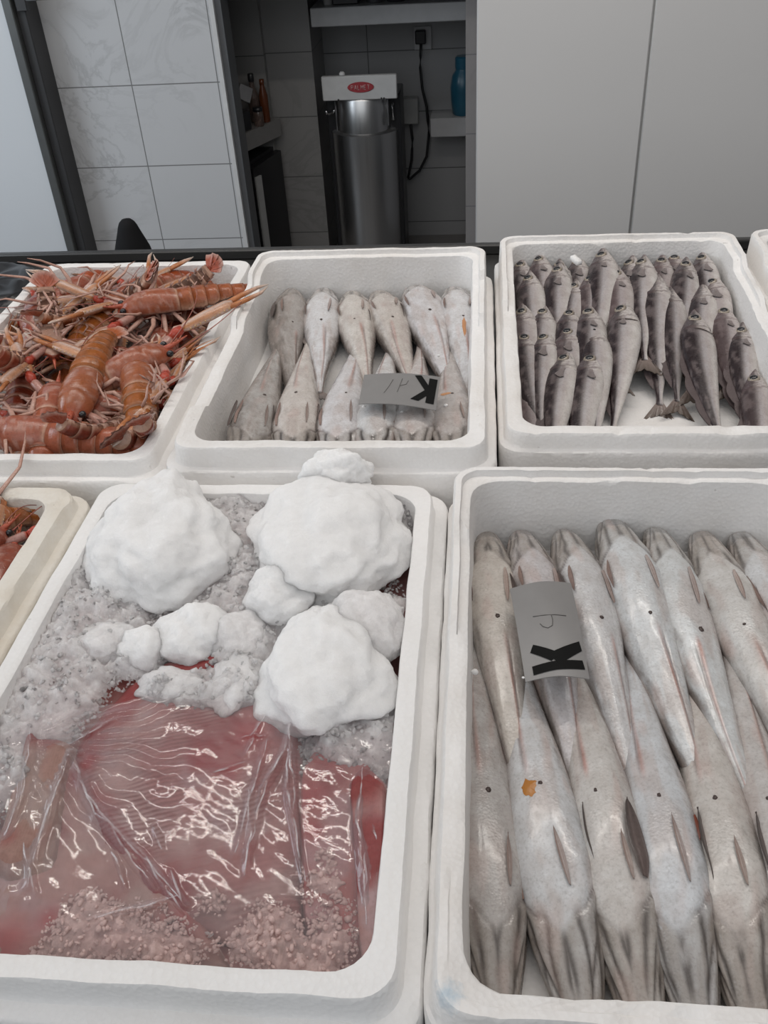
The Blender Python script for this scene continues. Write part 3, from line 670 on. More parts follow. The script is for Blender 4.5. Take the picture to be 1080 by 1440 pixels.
    if legs:
        for k in range(4):
            for sgn in (1, -1):
                m = MB(); q = Vector((.012+.016*k, sgn*.018, -.008)); f = (k-1.4)*.35+r.uniform(-.3, .3)
                e = legspread*r.uniform(.7, 1.1)
                a1 = q+Vector((f*.03, sgn*.026*e, -.006+.014*r.uniform(-1, 1))); a2 = a1+Vector((f*.03+.01, sgn*.030*e, -.018*r.uniform(-.4, 1)))
                a3 = a2+Vector((.022+f*.03, -sgn*.006*r.uniform(-.5, 1.6), -.022*r.uniform(.1, 1))); a4 = a3+Vector((.018, -sgn*.010*r.uniform(-.3, 1), -.010*r.uniform(-.5, 1)))
                m.tube([q, q.lerp(a1, .5), a1, a1.lerp(a2, .5), a2, a3, a4], [.0034, .0040, .0034, .0031, .0027, .0019, .0005], 7, lambda u, t: mix((.60, .38, .31), mix(pinkc, (.62, .46, .38), .5), sm(0, 1, u+.2*sin(t))), .8)
                m.build('walking_leg', M['shell'], root)
    for k in range(ant):
        sgn = 1 if k == 0 else -1; m = MB(); pts = []; q = Vector((.090, sgn*.010, .004)); a = sgn*r.uniform(.1, .7); pz = r.uniform(.0, .35); da = r.uniform(-.12, .12)
        for i in range(16):
            pts.append(q.copy()); q = q+Vector((cos(a), sin(a), pz))*.0105; a += da; pz -= .035
        m.tube(pts, [.0022]+[.0009-.00004*i for i in range(15)], 5, (.36, .12, .09)); m.build('antenna', M['shell'], root)
    a = P(*w, z); b = P(*hd, z); d = b-a; yaw = math.atan2(d.y, d.x)
    root.matrix_world = Matrix.Translation(a) @ Matrix.Rotation(yaw, 4, 'Z') @ Matrix.Rotation(-pitch, 4, 'Y') @ Matrix.Rotation(roll, 4, 'X') @ Matrix.Scale(s, 4)
    return root
LG = [
    # filler layer first (low in the heap)
    ((60, 470), (120, 440), .905, 'dark red langoustine low at the left of the heap, mostly covered', dict(curl=.9, hue=3)),
    ((195, 520), (140, 500), .905, 'langoustine low at the right of the heap under the crossed claws', dict(curl=.5, hue=3)),
    ((110, 600), (30, 570), .895, 'reddish langoustine under the long one at the front wall', dict(curl=.7, hue=3)),
    ((190, 590), (170, 500), .900, 'langoustine deep in the front right corner with a bundle of legs', dict(curl=.8, hue=3, roll=2.6)),
    ((200, 430), (120, 400), .915, 'langoustine in the middle of the back part, buried under legs', dict(curl=.8, hue=3)),
    ((30, 560), (60, 480), .900, 'dark langoustine buried near the left wall', dict(curl=.9, hue=3)),
    ((250, 440), (185, 440), .915, 'langoustine low along the right wall', dict(curl=1.3, hue=3)),
    ((150, 520), (190, 590), .905, 'langoustine under the big brown one in the centre', dict(curl=1.1, hue=0)),
    ((225, 500), (240, 440), .900, 'langoustine by the right wall behind the pale claw', dict(curl=.9, hue=3, roll=.8)),
    # visible layer
    ((118, 402), (60, 440), .930, 'curled red langoustine at the very back left, tail arched', dict(curl=1.1, hue=0, roll=.35, claws=((.5, -.1), (-.1, -.1)))),
    ((222, 402), (165, 425), .938, 'curled orange-red langoustine in the back right part', dict(curl=.9, hue=0, roll=.3, claws=((.3, .1), (-.3, 0)))),
    ((252, 424), (195, 434), .952, 'broad pinkish langoustine lying by the back right wall with flat orange tail', dict(curl=.15, hue=1, s=1.05, roll=-.1, claws=((.5, -.1), (-.5, -.1)))),
    ((125, 425), (40, 430), .938, 'langoustine on its back in the upper left, pale legs spread', dict(curl=.8, hue=2, roll=2.9, legspread=.75, claws=((.3, .1), (-.2, .1)))),
    ((52, 440), (48, 500), .935, 'langoustine at the upper left with two long white-striped claws', dict(curl=.9, hue=3, roll=.5, claws=((-1.4, .15), (.1, .15)), s=1.0)),
    ((140, 452), (200, 405), .935, 'yellow-orange langoustine slanting across the upper left', dict(curl=.45, hue=4, roll=-.15, claws=((.3, -.1), (-.3, -.1)))),
    ((35, 500), (48, 430), .935, 'langoustine turned on its back at the left wall, tangle of pink legs up', dict(curl=1.2, hue=5, roll=2.8, legspread=.7, claws=((.9, .0), (-.9, .0)))),
    ((70, 590), (92, 505), .928, 'pink langoustine with long legs, left of the centre', dict(curl=1.2, hue=2, roll=.25, claws=((.35, .1), (-.25, .1)), legspread=.8)),
    ((75, 615), (-60, 608), .925, 'long pink-orange langoustine lying along the front wall', dict(curl=.25, hue=2, roll=-.55, tailup=.5, s=1.08, claws=((.4, .1), (-.3, .2)))),
    ((112, 592), (178, 570), .915, 'dark orange langoustine hidden below the centre one', dict(curl=1.2, hue=0)),
    ((196, 556), (192, 510), .938, 'orange langoustine with tail curled down at the front right', dict(curl=1.25, hue=4, roll=.15, s=1.05, claws=((.8, .0), (-1.2, .0)))),
    ((122, 532), (100, 580), .950, 'big brown-orange langoustine in the centre with its tail fan up', dict(curl=.35, hue=4, s=1.12, pitch=-.12, claws=((.7, -.5), (-.7, -.5)), ant=0, tailup=.4)),
    ((152, 534), (232, 512), .936, 'langoustine reaching a claw over the rim of the next box', dict(curl=1.2, hue=1, roll=.1, claws=((.02, .06), (-2.35, .10)), s=1.1, pitch=.16)),
    ((172, 588), (235, 535), .925, 'langoustine with a red-jointed claw resting on the right wall', dict(curl=1.0, hue=3, roll=2.7, s=.85, claws=((-.3, -.1), (.6, -.1)))),
    ((222, 424), (172, 440), .948, 'pale langoustine turned on its back at the top of the heap, behind the reaching claw', dict(curl=.75, hue=5, roll=2.75, s=.85, legspread=.7, claws=((.9, -.1), (-.9, -.1)))),
    ((72, 470), (80, 535), .950, 'langoustine turned on its back left of the slanting yellow-orange one, legs in a bundle', dict(curl=.9, hue=2, roll=3.0, s=.85, legspread=.6, claws=((.5, .0), (-.5, .0)))),
    ((205, 585), (185, 520), .932, 'langoustine turned on its back in the front right corner, thin legs against the foam', dict(curl=.9, hue=3, roll=2.9, s=.8, legspread=.6, claws=((.2, -.1), (-.2, -.1)))),
    ((122, 436), (165, 408), .942, 'whitish-bellied langoustine turned over near the back wall, legs splayed', dict(curl=.7, hue=1, roll=2.85, s=.85, legspread=.8, claws=((.4, .0), (-.6, .0)))),
]
def settle(root, x0, x1, y0, y1, zf, zr):
    # whatever would stick through the foam walls is pressed flat against their inner face
    def inside(v, a, b, k=.012):
        if v < a+k: return a+k*exp((v-a-k)/k)
        if v > b-k: return b-k*exp((b-k-v)/k)
        return v
    bpy.context.view_layer.update()
    for o in root.children_recursive:
        if o.type != 'MESH': continue
        mw = o.matrix_world; mi = mw.inverted()
        for v in o.data.vertices:
            p = mw @ v.co; k = 1-sm(zr-.002, zr+.008, p.z)
            q = Vector((lerp(p.x, inside(p.x, x0, x1), k), lerp(p.y, inside(p.y, y0, y1), k), max(p.z, zf+.001))); v.co = mi @ q
for i, (w, h, z, lab, kw) in enumerate(LG): settle(langoustine(w, h, z, lab, seed=i*3, **kw), -.318, .024, .650, 1.254, .863, .946)
LG2 = [((-70, 800), (15, 745), .918, 'langoustine in the yellowed box with long claws towards the corner', dict(curl=.6, hue=3, s=.85, claws=((.12, .0), (-.1, -.05)))),
       ((-35, 742), (-95, 765), .915, 'orange langoustine at the back of the yellowed box, cut by the photo edge', dict(curl=.7, hue=4)),
       ((-15, 845), (25, 770), .905, 'brownish red langoustine low in the yellowed box', dict(curl=.8, hue=3)),
       ((-60, 890), (0, 820), .905, 'deep red langoustine nearest the front of the yellowed box', dict(curl=.8, hue=3)),
       ((-60, 790), (-30, 720), .905, 'langoustine on its back at the far left of the yellowed box', dict(curl=.8, hue=0, roll=2.6))]
for i, (w, h, z, lab, kw) in enumerate(LG2): settle(langoustine(w, h, z, lab, seed=100+i*3, **kw), -.392, -.053, .018, .554, .857, .941)
# ------------------------------------------------------------------ skate wings, cling film and ice
def mat_ice(name, base, trans, rough, bumpk=.5, scale=330, sss=0):
    t = NT(name); co = t.coord(); v = t.noise(scale, 3, .7, co); n1 = t.noise(110, 4, .6, co)
    nm = t.bump(v, bumpk, .0035); nm = t.bump(n1, .3, .003, nm)
    c = t.mixc(t.ramp(n1, [(.35, (0, 0, 0)), (.7, (1, 1, 1))]), tuple(k*.95 for k in base), base)
    t.pbr(c, rough, 0, .5, nm, .0, sss, 0, sssr=(1, 1, 1), ior=1.31)
    if sss: t.out.inputs['Surface'].links[0].from_node.inputs['Subsurface Scale'].default_value = .022
    if trans:
        b = t.out.inputs['Surface'].links[0].from_node; tr = t.n('ShaderNodeBsdfTransparent'); mx = t.n('ShaderNodeMixShader')
        lw = t.n('ShaderNodeLayerWeight'); lw.inputs['Blend'].default_value = .35
        t.l(t.math('MULTIPLY', t.ramp(n1, [(.3, (1, 1, 1)), (.75, (.45, .45, .45))]), trans), mx.inputs[0]); t.l(b.outputs[0], mx.inputs[1]); t.l(tr.outputs[0], mx.inputs[2]); t.l(mx.outputs[0], t.out.inputs['Surface'])
    return t.m
M['snow'] = mat_ice('packed_ice', (.85, .845, .84), 0, .5, .35, 420, 1.0)
M['slush'] = mat_ice('wet_slush_ice', (.90, .875, .87), .22, .35, .4, 420, 1.0)
M['ice'] = mat_ice('crushed_ice', (.93, .91, .91), .48, .28, .4, 420)
M['bed'] = mat_ice('crushed_ice_bed', (.90, .87, .87), .42, .28, .4, 420, 1.0)
M['wetice'] = mat_ice('wet_ice', (.80, .59, .55), .55, .22, .4, 420)
def film_mat():
    t = NT('cling_film'); n = t.noise(55, 4, .6); n2 = t.noise(260, 2)
    nm = t.bump(n, .10, .003); nm = t.bump(n2, .02, .001, nm)
    g = t.n('ShaderNodeBsdfGlossy'); g.inputs['Roughness'].default_value = .07; g.inputs['Color'].default_value = (1, 1, 1, 1); t.l(nm, g.inputs['Normal'])
    d = t.n('ShaderNodeBsdfDiffuse'); d.inputs['Color'].default_value = (.80, .77, .80, 1); t.l(nm, d.inputs['Normal'])
    tr = t.n('ShaderNodeBsdfTransparent'); tr.inputs['Color'].default_value = (.98, .96, .96, 1)
    lw = t.n('ShaderNodeLayerWeight'); lw.inputs['Blend'].default_value = .22; t.l(nm, lw.inputs['Normal'])
    m1 = t.n('ShaderNodeMixShader'); t.l(t.math('MULTIPLY_ADD', lw.outputs['Facing'], .45, .035), m1.inputs[0]); t.l(tr.outputs[0], m1.inputs[1]); t.l(d.outputs[0], m1.inputs[2])
    m2 = t.n('ShaderNodeMixShader'); t.l(t.math('MULTIPLY_ADD', lw.outputs['Fresnel'], .7, .02), m2.inputs[0]); t.l(m1.outputs[0], m2.inputs[1]); t.l(g.outputs[0], m2.inputs[2])
    t.l(m2.outputs[0], t.out.inputs['Surface']); return t.m
M['film'] = film_mat()
def curve(pts, z):
    q = [P(*p, z) for p in pts]; n = len(q)
    def f(u):
        x = u*(n-1); i = min(n-2, int(x)); t = x-i
        p0 = q[max(0, i-1)]; p1 = q[i]; p2 = q[i+1]; p3 = q[min(n-1, i+2)]
        return .5*((2*p1)+(p2-p0)*t+(2*p0-5*p1+4*p2-p3)*t*t+(3*p1-p0-3*p2+p3)*t**3)
    return f
WINGS = []
X0, X1, Y0, Y1 = .0226, .3784, .0194, .5655       # the cavity of the ice box
def clampc(p):
    p.x = min(X1, max(X0, p.x)); p.y = min(Y1, max(Y0, p.y)); return p
def wing(label, top, bot, z, th, cols, nu=70, nv=150, rays=26, seed=0, fold=0.0, raydir=0, streak=.5, edge=True, hot=()):
    hp = [(P(*h[:2], z), h[2]) for h in hot]
    ft, fb = curve(top, z), curve(bot, z)
    vs = []; cs = []
    for i in range(nu):
        for j in range(nv):
            u = i/(nu-1); v = j/(nv-1)
            p = ft(u).lerp(fb(u), v)
            e = min(1, min(u, 1-u)*7)*min(1, min(v, 1-v)*9); e = e**.5 if edge else 1.0
            q = ((p.y*.955-p.x*.297)/.0045+.5*FB(p.x*16, p.y*16, 2, 2))/rays if raydir == 0 else (u+.12*v)
            ray_ = .5+.5*cos(2*pi*rays*q)
            nz = FB(p.x*22+seed, p.y*22, 1.3, 4)
            zz = z-th+th*(.15+.85*e)+.0045*nz+.0004*ray_*sm(.1, .5, e)+fold*sin(u*9+v*3+seed)*.004
            k = sm(-.30, .35, nz+.25*sin(u*3+seed)); c = mix(cols[0], cols[1], k); c = mix(c, (.50, .36, .38), .5*sm(.1, .5, FB(p.x*19+seed, p.y*19, 9, 4)))
            c = mix(c, cols[2], streak*ray_*sm(-.4, .3, FB(p.x*14+seed+5, p.y*14, 4, 2)))
            rd = sm(.02, .55, FB(p.x*13+seed*2+3, p.y*13, 7.7, 3)+.1); c = mix(c, (.30, .025, .025), .85*rd)
            c = mix(c, (.52, .36, .33), .6*(1-sm(.0, .5, e))); c = tuple(k_*.74 for k_ in c)
            for hc, hr in hp: c = mix(c, (.30, .012, .014), .85*exp(-((p.x-hc.x)**2+(p.y-hc.y)**2)/(hr*hr)*(1+.8*nz)))
            vs.append(clampc(Vector((p.x, p.y, zz)))); cs.append(c)
    fs = [(i*nv+j, (i+1)*nv+j, (i+1)*nv+j+1, i*nv+j+1) for i in range(nu-1) for j in range(nv-1)]
    # underside
    n0 = len(vs); fs = [tuple(reversed(q)) for q in fs] if (ft(1)-ft(0)).cross(fb(0)-ft(0)).z < 0 else fs
    # orient upwards
    a, b, c_ = [vs[k] for k in fs[len(fs)//2][:3]]
    if (b-a).cross(c_-a).z < 0: fs = [tuple(reversed(q)) for q in fs]
    rim = [i*nv for i in range(nu)]+[(nu-1)*nv+j for j in range(1, nv)]+[i*nv+nv-1 for i in range(nu-2, -1, -1)]+[j for j in range(nv-2, 0, -1)]
    low = [Vector((vs[k].x, vs[k].y, z-th-.004)) for k in rim]
    vs += low; cs += [(.30, .10, .09)]*len(rim); m_ = len(rim)
    fs += [(rim[i], n0+i, n0+(i+1) % m_, rim[(i+1) % m_]) for i in range(m_)]; fs.append(tuple(n0+i for i in range(m_)))
    o = link_mesh('skate_wing', vs, fs, M['meat'], None, cs); tag(o, label, 'skate wing', 'skinned skate wings in the front box'); return o
wing('dark red skate wing layer lying under all the others in the ice box', [(100, 660), (330, 660), (610, 660)], [(-300, 1400), (130, 1400), (590, 1400)], .897, .02, ((.62, .31, .29), (.52, .18, .16), (.62, .33, .31)), seed=1, edge=False)
wing('large pink skate wing with fine slanting ridges in the middle of the ice box', [(92, 1055), (190, 945), (310, 900), (425, 985)], [(140, 1190), (215, 1265), (330, 1315), (425, 1310)], .922, .018, ((.50, .30, .28), (.42, .15, .14), (.27, .07, .065)), nu=90, nv=330, rays=38, seed=4, streak=.85, hot=[(350, 1035, .022), (290, 1065, .018), (320, 1085, .012), (405, 985, .012), (120, 1070, .010)])
wing('pale pink skate flap spreading over the front left corner', [(95, 1052), (108, 1060), (150, 1150), (270, 1262)], [(-170, 1335), (0, 1352), (150, 1356), (330, 1362)], .918, .016, ((.50, .33, .29), (.47, .25, .22), (.48, .29, .26)), seed=6, streak=.2, raydir=1, hot=[(5, 1325, .022), (70, 1290, .010), (250, 1300, .016), (160, 1325, .012)])
wing('narrow tan skate piece folded upright at the left', [(38, 1020), (70, 1030), (104, 1042)], [(-20, 1215), (20, 1235), (72, 1225)], .926, .014, ((.45, .30, .25), (.42, .24, .20), (.40, .22, .18)), seed=8, streak=.2, raydir=1, fold=.5)
wing('brownish skate piece in the far left front corner', [(-60, 1140), (0, 1160), (30, 1230)], [(-240, 1330), (-90, 1340), (10, 1350)], .919, .014, ((.44, .24, .19), (.42, .16, .13), (.38, .12, .1)), seed=9, streak=.3, raydir=1)
wing('red skate piece along the right wall of the ice box', [(418, 1075), (455, 1035), (525, 1058)], [(425, 1300), (455, 1355), (530, 1352)], .920, .016, ((.47, .20, .19), (.42, .11, .10), (.50, .27, .25)), seed=13, streak=.25, raydir=1, hot=[(435, 1120, .016), (440, 1170, .012), (470, 1060, .012)])
wing('pale rolled skate edge standing along the right wall', [(490, 1095), (512, 1072), (546, 1100)], [(505, 1325), (514, 1364), (541, 1345)], .929, .012, ((.53, .34, .33), (.50, .28, .26), (.5, .3, .28)), seed=15, streak=.2, raydir=1)
# --- cling film drawn over the wings
RIDGES = [([(97, 1058), (122, 1120), (168, 1182), (220, 1252)], .007, .0050), ([(100, 1060), (135, 1150), (195, 1200), (262, 1275)], .006, .004), ([(97, 1058), (75, 1130), (38, 1245)], .006, .006),
    ([(158, 1195), (168, 1220), (176, 1250)], .003, .0022), ([(198, 1195), (232, 1252), (262, 1285)], .0035, .0024), ([(238, 1222), (258, 1275)], .003, .0022),
    ([(418, 995), (400, 1060), (370, 1110), (352, 1190)], .006, .0055), ([(412, 1010), (404, 1110), (428, 1240)], .0065, .0040), ([(406, 1005), (412, 1080), (414, 1150)], .004, .0024),
    ([(45, 1020), (32, 1120), (8, 1175)], .005, .0055), ([(108, 1040), (165, 1008)], .003, .003), ([(510, 1078), (504, 1160), (516, 1300)], .005, .006), ([(372, 1000), (345, 1060)], .003, .003),
    ([(522, 1150), (531, 1185)], .003, .002), ([(515, 1200), (512, 1255)], .003, .002), ([(215, 1160), (228, 1195)], .003, .003), ([(30, 1180), (50, 1255)], .003, .003), ([(300, 1085), (345, 1070)], .002, .002),
    ([(340, 1035), (372, 1032)], .003, .0018), ([(350, 1110), (352, 1180), (345, 1230)], .004, .005), ([(375, 1040), (330, 1200)], .003, .004), ([(130, 1290), (250, 1262)], .003, .004)]
RW = [([P(*p, .93) for p in pl], a, w) for pl, a, w in RIDGES]
def ridge(x, y):
    s = 0
    for pl, a, w in RW:
        best = 9; tt = 0; n = len(pl)-1
        for i in range(n):
            ax, ay = pl[i].x, pl[i].y; dx, dy = pl[i+1].x-ax, pl[i+1].y-ay; t = min(1, max(0, ((x-ax)*dx+(y-ay)*dy)/(dx*dx+dy*dy)))
            d = (x-ax-t*dx)**2+(y-ay-t*dy)**2
            if d < best: best = d; tt = (i+t)/n
        q = best/(w*w*.42)
        if q < 9: s += a*exp(-q)*sin(pi*(.12+.76*tt))
    return s
ft, fb = curve([(-90, 1070), (60, 1005), (170, 985), (300, 950), (420, 975), (553, 1030)], .930), curve([(-250, 1330), (-60, 1340), (150, 1352), (300, 1360), (430, 1366), (532, 1368)], .930)
nu, nv = 300, 270; vs = []
for i in range(nu):
    for j in range(nv):
        u = i/(nu-1); v = j/(nv-1); p = ft(u).lerp(fb(u), v)
        z = .9275+ridge(p.x, p.y)*1.05+.0006*FB(p.x*18, p.y*18, 3, 2)+.0018*abs(N3(p.x*75+9, p.y*55, 2))*sm(.2, .5, N3(p.x*14, p.y*14, 7))+.0004*N3(p.x*95+p.y*60, p.y*70, 5)-.004*sm(.9, 1, v)
        a = math.atan2(p.y-.205, p.x-.055); z += .0005*sin(a*40+3*N3(p.x*30, p.y*30, 0))*sm(.0, .05, abs(p.x-.055))*(1-sm(.10, .2, math.hypot(p.x-.055, p.y-.205)))
        vs.append(clampc(Vector((p.x, p.y, z))))
fs = [(i*nv+j, i*nv+j+1, (i+1)*nv+j+1, (i+1)*nv+j) for i in range(nu-1) for j in range(nv-1)]
a, b, c_ = [vs[k] for k in fs[50][:3]]
if (b-a).cross(c_-a).z < 0: fs = [tuple(reversed(q)) for q in fs]
fo = link_mesh('cling_film', vs, fs, M['film'])
def glint_mat():
    t = NT('painted_film_glint'); tr = t.n('ShaderNodeBsdfTransparent'); d = t.n('ShaderNodeBsdfPrincipled'); d.inputs['Base Color'].default_value = (.82, .78, .80, 1); d.inputs['Roughness'].default_value = .12
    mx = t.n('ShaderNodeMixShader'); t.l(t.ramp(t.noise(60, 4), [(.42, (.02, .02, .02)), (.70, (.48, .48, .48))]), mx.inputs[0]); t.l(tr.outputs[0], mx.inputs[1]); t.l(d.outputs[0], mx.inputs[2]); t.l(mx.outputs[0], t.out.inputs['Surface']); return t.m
m = MB()  # whitish tubes along the folds: highlight streaks put into colour
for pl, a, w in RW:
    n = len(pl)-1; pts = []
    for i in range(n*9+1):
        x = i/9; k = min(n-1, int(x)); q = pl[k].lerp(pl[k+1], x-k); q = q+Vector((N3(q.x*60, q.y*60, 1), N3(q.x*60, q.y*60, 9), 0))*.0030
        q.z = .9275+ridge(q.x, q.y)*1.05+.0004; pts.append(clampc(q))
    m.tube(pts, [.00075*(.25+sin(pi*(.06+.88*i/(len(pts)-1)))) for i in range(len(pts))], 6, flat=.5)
m.build('film_fold_glint', glint_mat(), fo, True, None, False); fo.children[0]['label'] = 'whitish painted highlights along the creases in the film'
tag(fo, 'clear crinkled cling film stretched over the pink skate', 'plastic film')
# --- ice lumps
def lump(label, c, r, seed, mat='snow', sub=6, rough=.20, shape=None):
    import bmesh
    bm = bmesh.new(); bmesh.ops.create_icosphere(bm, subdivisions=sub, radius=1.0)
    for v in bm.verts:
        p = v.co.copy(); k = 1+rough*FB(p.x*1.3+seed, p.y*1.3, p.z*1.3, 3)+.030*FB(p.x*5+seed, p.y*5, p.z*5, 5)+.010*N3(p.x*28, p.y*28+seed, p.z*28)+.014*abs(N3(p.x*60, p.y*60+seed, p.z*60))
        q = Vector((p.x*r[0]*k, p.y*r[1]*k, p.z*r[2]*k))
        if shape: q = shape(q)
        v.co = q
    rr = random.Random(seed); bm.verts.ensure_lookup_table(); base = [v.co.copy() for v in bm.verts]; nf = len(bm.faces)
    for _ in range(0):
        p = base[rr.randrange(len(base))]
        if p.z < -.3*r[2]: continue
        s_ = rr.uniform(.0008, .0024); mr = Matrix.Rotation(rr.uniform(0, 6.3), 3, 'Z') @ Matrix.Rotation(rr.uniform(-1, 1), 3, 'X')
        q = [bm.verts.new(p*(1-.0006/max(.01, p.length))+mr @ Vector(k)*s_) for k in ((1.3, 0, 0), (-1.2, 0, 0), (0, .8, 0), (0, -.9, 0), (0, 0, .7), (0, 0, -.7))]
        for a, b, c_ in ((0, 2, 4), (2, 1, 4), (1, 3, 4), (3, 0, 4), (2, 0, 5), (1, 2, 5), (3, 1, 5), (0, 3, 5)): bm.faces.new((q[a], q[b], q[c_]))
    me = bpy.data.meshes.new('ice_lump'); bm.to_mesh(me); bm.free(); me.polygons.foreach_set('use_smooth', [i < nf for i in range(len(me.polygons))])
    o = bpy.data.objects.new('ice_lump', me); COL.objects.link(o); me.materials.append(M[mat]); o.location = c
    tag(o, label, 'ice', 'lumps of packed ice on the skate'); return o
def tri(q):  # narrower towards the back
    k = .55+.45*(1-sm(-.05, .075, q.y)); return Vector((q.x*k*1.1-.012*sm(0, .07, q.y), q.y, q.z))
def tall(q): return Vector((q.x*(1-.35*sm(.0, .11, q.y)), q.y, q.z*(1+.25*sm(-.02, .06, q.y))))
lump('biggest rounded lump of white ice, at the left of the box', (.100, .478, .932), (.082, .096, .050), 2, shape=tall)
lump('broad flat-topped lump of white ice, at the right against the back rim', (.290, .488, .936), (.084, .104, .042), 7)
lump('small clump of ice sitting on the back rim above the broad lump', (.287, .588, .952), (.040, .030, .030), 11, rough=.3)
lump('triangular white lump of ice in front of the broad one, by the right wall', (.310, .305, .928), (.064, .078, .038), 15, shape=tri)
lump('small smooth lump of ice between the two right-hand big ones', (.250, .398, .930), (.036, .034, .030), 19)
lump('greyish wet lump of ice tucked behind the triangular one', (.338, .355, .924), (.042, .050, .032), 23, 'slush')
lump('small ice lump in the middle below the biggest one', (.128, .330, .918), (.026, .024, .024), 27)
lump('middle-sized ice lump to the right of the small middle one', (.170, .352, .916), (.040, .038, .030), 31)
lump('ice lump next to the red gap in the middle', (.215, .350, .916), (.030, .032, .026), 35, 'slush')
# --- loose crushed ice: one bed, plus single crystals scattered on it
BL = [(P(px, py, .925), r) for px, py, r in [(60, 900, .055), (60, 1000, .03), (20, 960, .05), (150, 860, .05), (200, 920, .025), (300, 780, .06), (330, 850, .05), (330, 930, .035), (270, 980, .02), (350, 980, .022), (480, 1030, .045), (540, 1020, .035),
      (560, 700, .05), (250, 700, .09), (450, 720, .09), (450, 850, .06), (560, 860, .03), (0, 1080, .02), (-20, 1100, .035), (120, 780, .05), (100, 970, .022), (240, 962, .024), (225, 970, .016), (330, 960, .022), (50, 950, .05), (85, 880, .05), (330, 720, .05), (110, 830, .04)]]
BB = [(P(px, py, .925), r) for px, py, r in [(90, 1320, .024), (150, 1300, .020), (215, 1325, .026), (120, 1270, .012), (250, 1345, .014), (345, 1320, .018), (380, 1335, .014), (400, 1300, .014), (460, 1200, .012), (470, 1240, .013), (440, 1235, .012), (468, 1290, .015), (475, 1330, .012), (440, 1360, .016), (420, 1345, .012), (300, 1262, .010), (380, 1290, .012)]]
def dens(x, y, B):
    s = 0
    for c, r in B:
        d2 = ((x-c.x)**2+(y-c.y)**2)/(r*r)
        if d2 < 6: s += exp(-d2*.9)
    return s
def bed(name, label, B, z0, h, st, mat, seed, thr, nc, cr):
    vs = []; idx = {}; nx_ = int((X1-X0)/st)+1; ny_ = int((Y1-Y0)/st)+1
    for i in range(nx_):
        for j in range(ny_):
            x = X0+i*st; y = Y0+j*st; d = dens(x, y, B)-thr+.30*FB(x*60+seed, y*60, 1, 3)
            if d > 0:
                jx = .35*st*N3(x*900, y*900, 3); jy = .35*st*N3(x*900, y*900, 8); cell = noise.cell(Vector((x*190, y*190, seed)))
                idx[i, j] = len(vs); vs.append(clampc(Vector((x+jx, y+jy, z0+h*(sm(0, .7, d)+.35*sm(.7, 2, d))*(.75+.45*FB(x*38, y*38, seed, 4))+.0022*cell+.0018*N3(x*330, y*330, 2)-.0025*(d < .05)))))
    fs = [(idx[i, j], idx[i+1, j], idx[i+1, j+1], idx[i, j+1]) for (i, j) in idx if (i+1, j) in idx and (i+1, j+1) in idx and (i, j+1) in idx]
    mb = MB(); mb.v = vs; mb.f = fs; rr = random.Random(seed); k = 0
    ico = [Vector(p).normalized() for p in [(0, 1, 1.618), (0, -1, 1.618), (0, 1, -1.618), (0, -1, -1.618), (1, 1.618, 0), (-1, 1.618, 0), (1, -1.618, 0), (-1, -1.618, 0), (1.618, 0, 1), (-1.618, 0, 1), (1.618, 0, -1), (-1.618, 0, -1)]]
    IF = [(0, 1, 8), (0, 8, 4), (0, 4, 5), (0, 5, 9), (0, 9, 1), (1, 6, 8), (8, 6, 10), (8, 10, 4), (4, 10, 2), (4, 2, 5), (5, 2, 11), (5, 11, 9), (9, 11, 7), (9, 7, 1), (1, 7, 6), (3, 6, 7), (3, 10, 6), (3, 2, 10), (3, 11, 2), (3, 7, 11)]
    tries = 0
    while k < nc and tries < nc*40:
        tries += 1; x = rr.uniform(X0+.004, X1-.004); y = rr.uniform(Y0+.004, Y1-.004); d = dens(x, y, B)-thr+.30*FB(x*60+seed, y*60, 1, 3)
        if d < -.30 or rr.random() > (.25+1.6*exp(-(d/.18)**2)): continue
        s = rr.uniform(.4, 1)*cr*(.7 if d < 0 else 1); z = z0+h*(sm(0, .7, d)+.35*sm(.7, 2, d))*(.75+.45*FB(x*38, y*38, seed, 4))+s*.4+.002*rr.random()
        b = len(mb.v); sx, sy, sz = rr.uniform(.5, 1.5), rr.uniform(.5, 1.1), rr.uniform(.35, .9); mr = Matrix.Rotation(rr.uniform(0, 6.3), 3, 'Z') @ Matrix.Rotation(rr.uniform(-.8, .8), 3, 'X'); mb.v += [clampc(Vector((x, y, z))+mr @ Vector((q.x*sx*rr.uniform(.75, 1.2), q.y*sy*rr.uniform(.75, 1.2), q.z*sz))*s) for q in ico]; mb.f += [tuple(b+t for t in q) for q in IF]; k += 1
    mb.c = [(.5, .5, .5)]*len(mb.v); o = mb.build(name, mat, None, True, None, False); nf = len(fs); o.data.polygons.foreach_set('use_smooth', [i < nf for i in range(len(mb.f))]); tag(o, label, 'crushed ice', None, 'stuff')
    if mat is M['ice']:
        o.data.materials.clear(); o.data.materials.append(M['bed']); o.data.materials.append(mat); o.data.polygons.foreach_set('material_index', [0 if i < nf else 1 for i in range(len(mb.f))])
    return o
bed('crushed_ice', 'loose crushed ice spread over the back half of the skate box', BL, .913, .019, .0018, M['ice'], 5, .52, 3600, .0034)
bed('crushed_ice', 'pinkish wet crushed ice along the front edge of the skate box', BB, .919, .009, .0014, M['wetice'], 9, .62, 1100, .0030)

lump('flat oval ice patch lying on the ridged pink wing', P(240, 966, .924), (.030, .020, .011), 61, 'slush', rough=.3)
lump('ragged ice patch on the wing below the middle-sized lump', P(330, 965, .922), (.026, .034, .011), 65, 'slush', rough=.35)
lump('small ice patch beside the flat oval one, nearer the left wall', P(150, 905, .922), (.030, .026, .014), 69, 'slush', rough=.35)
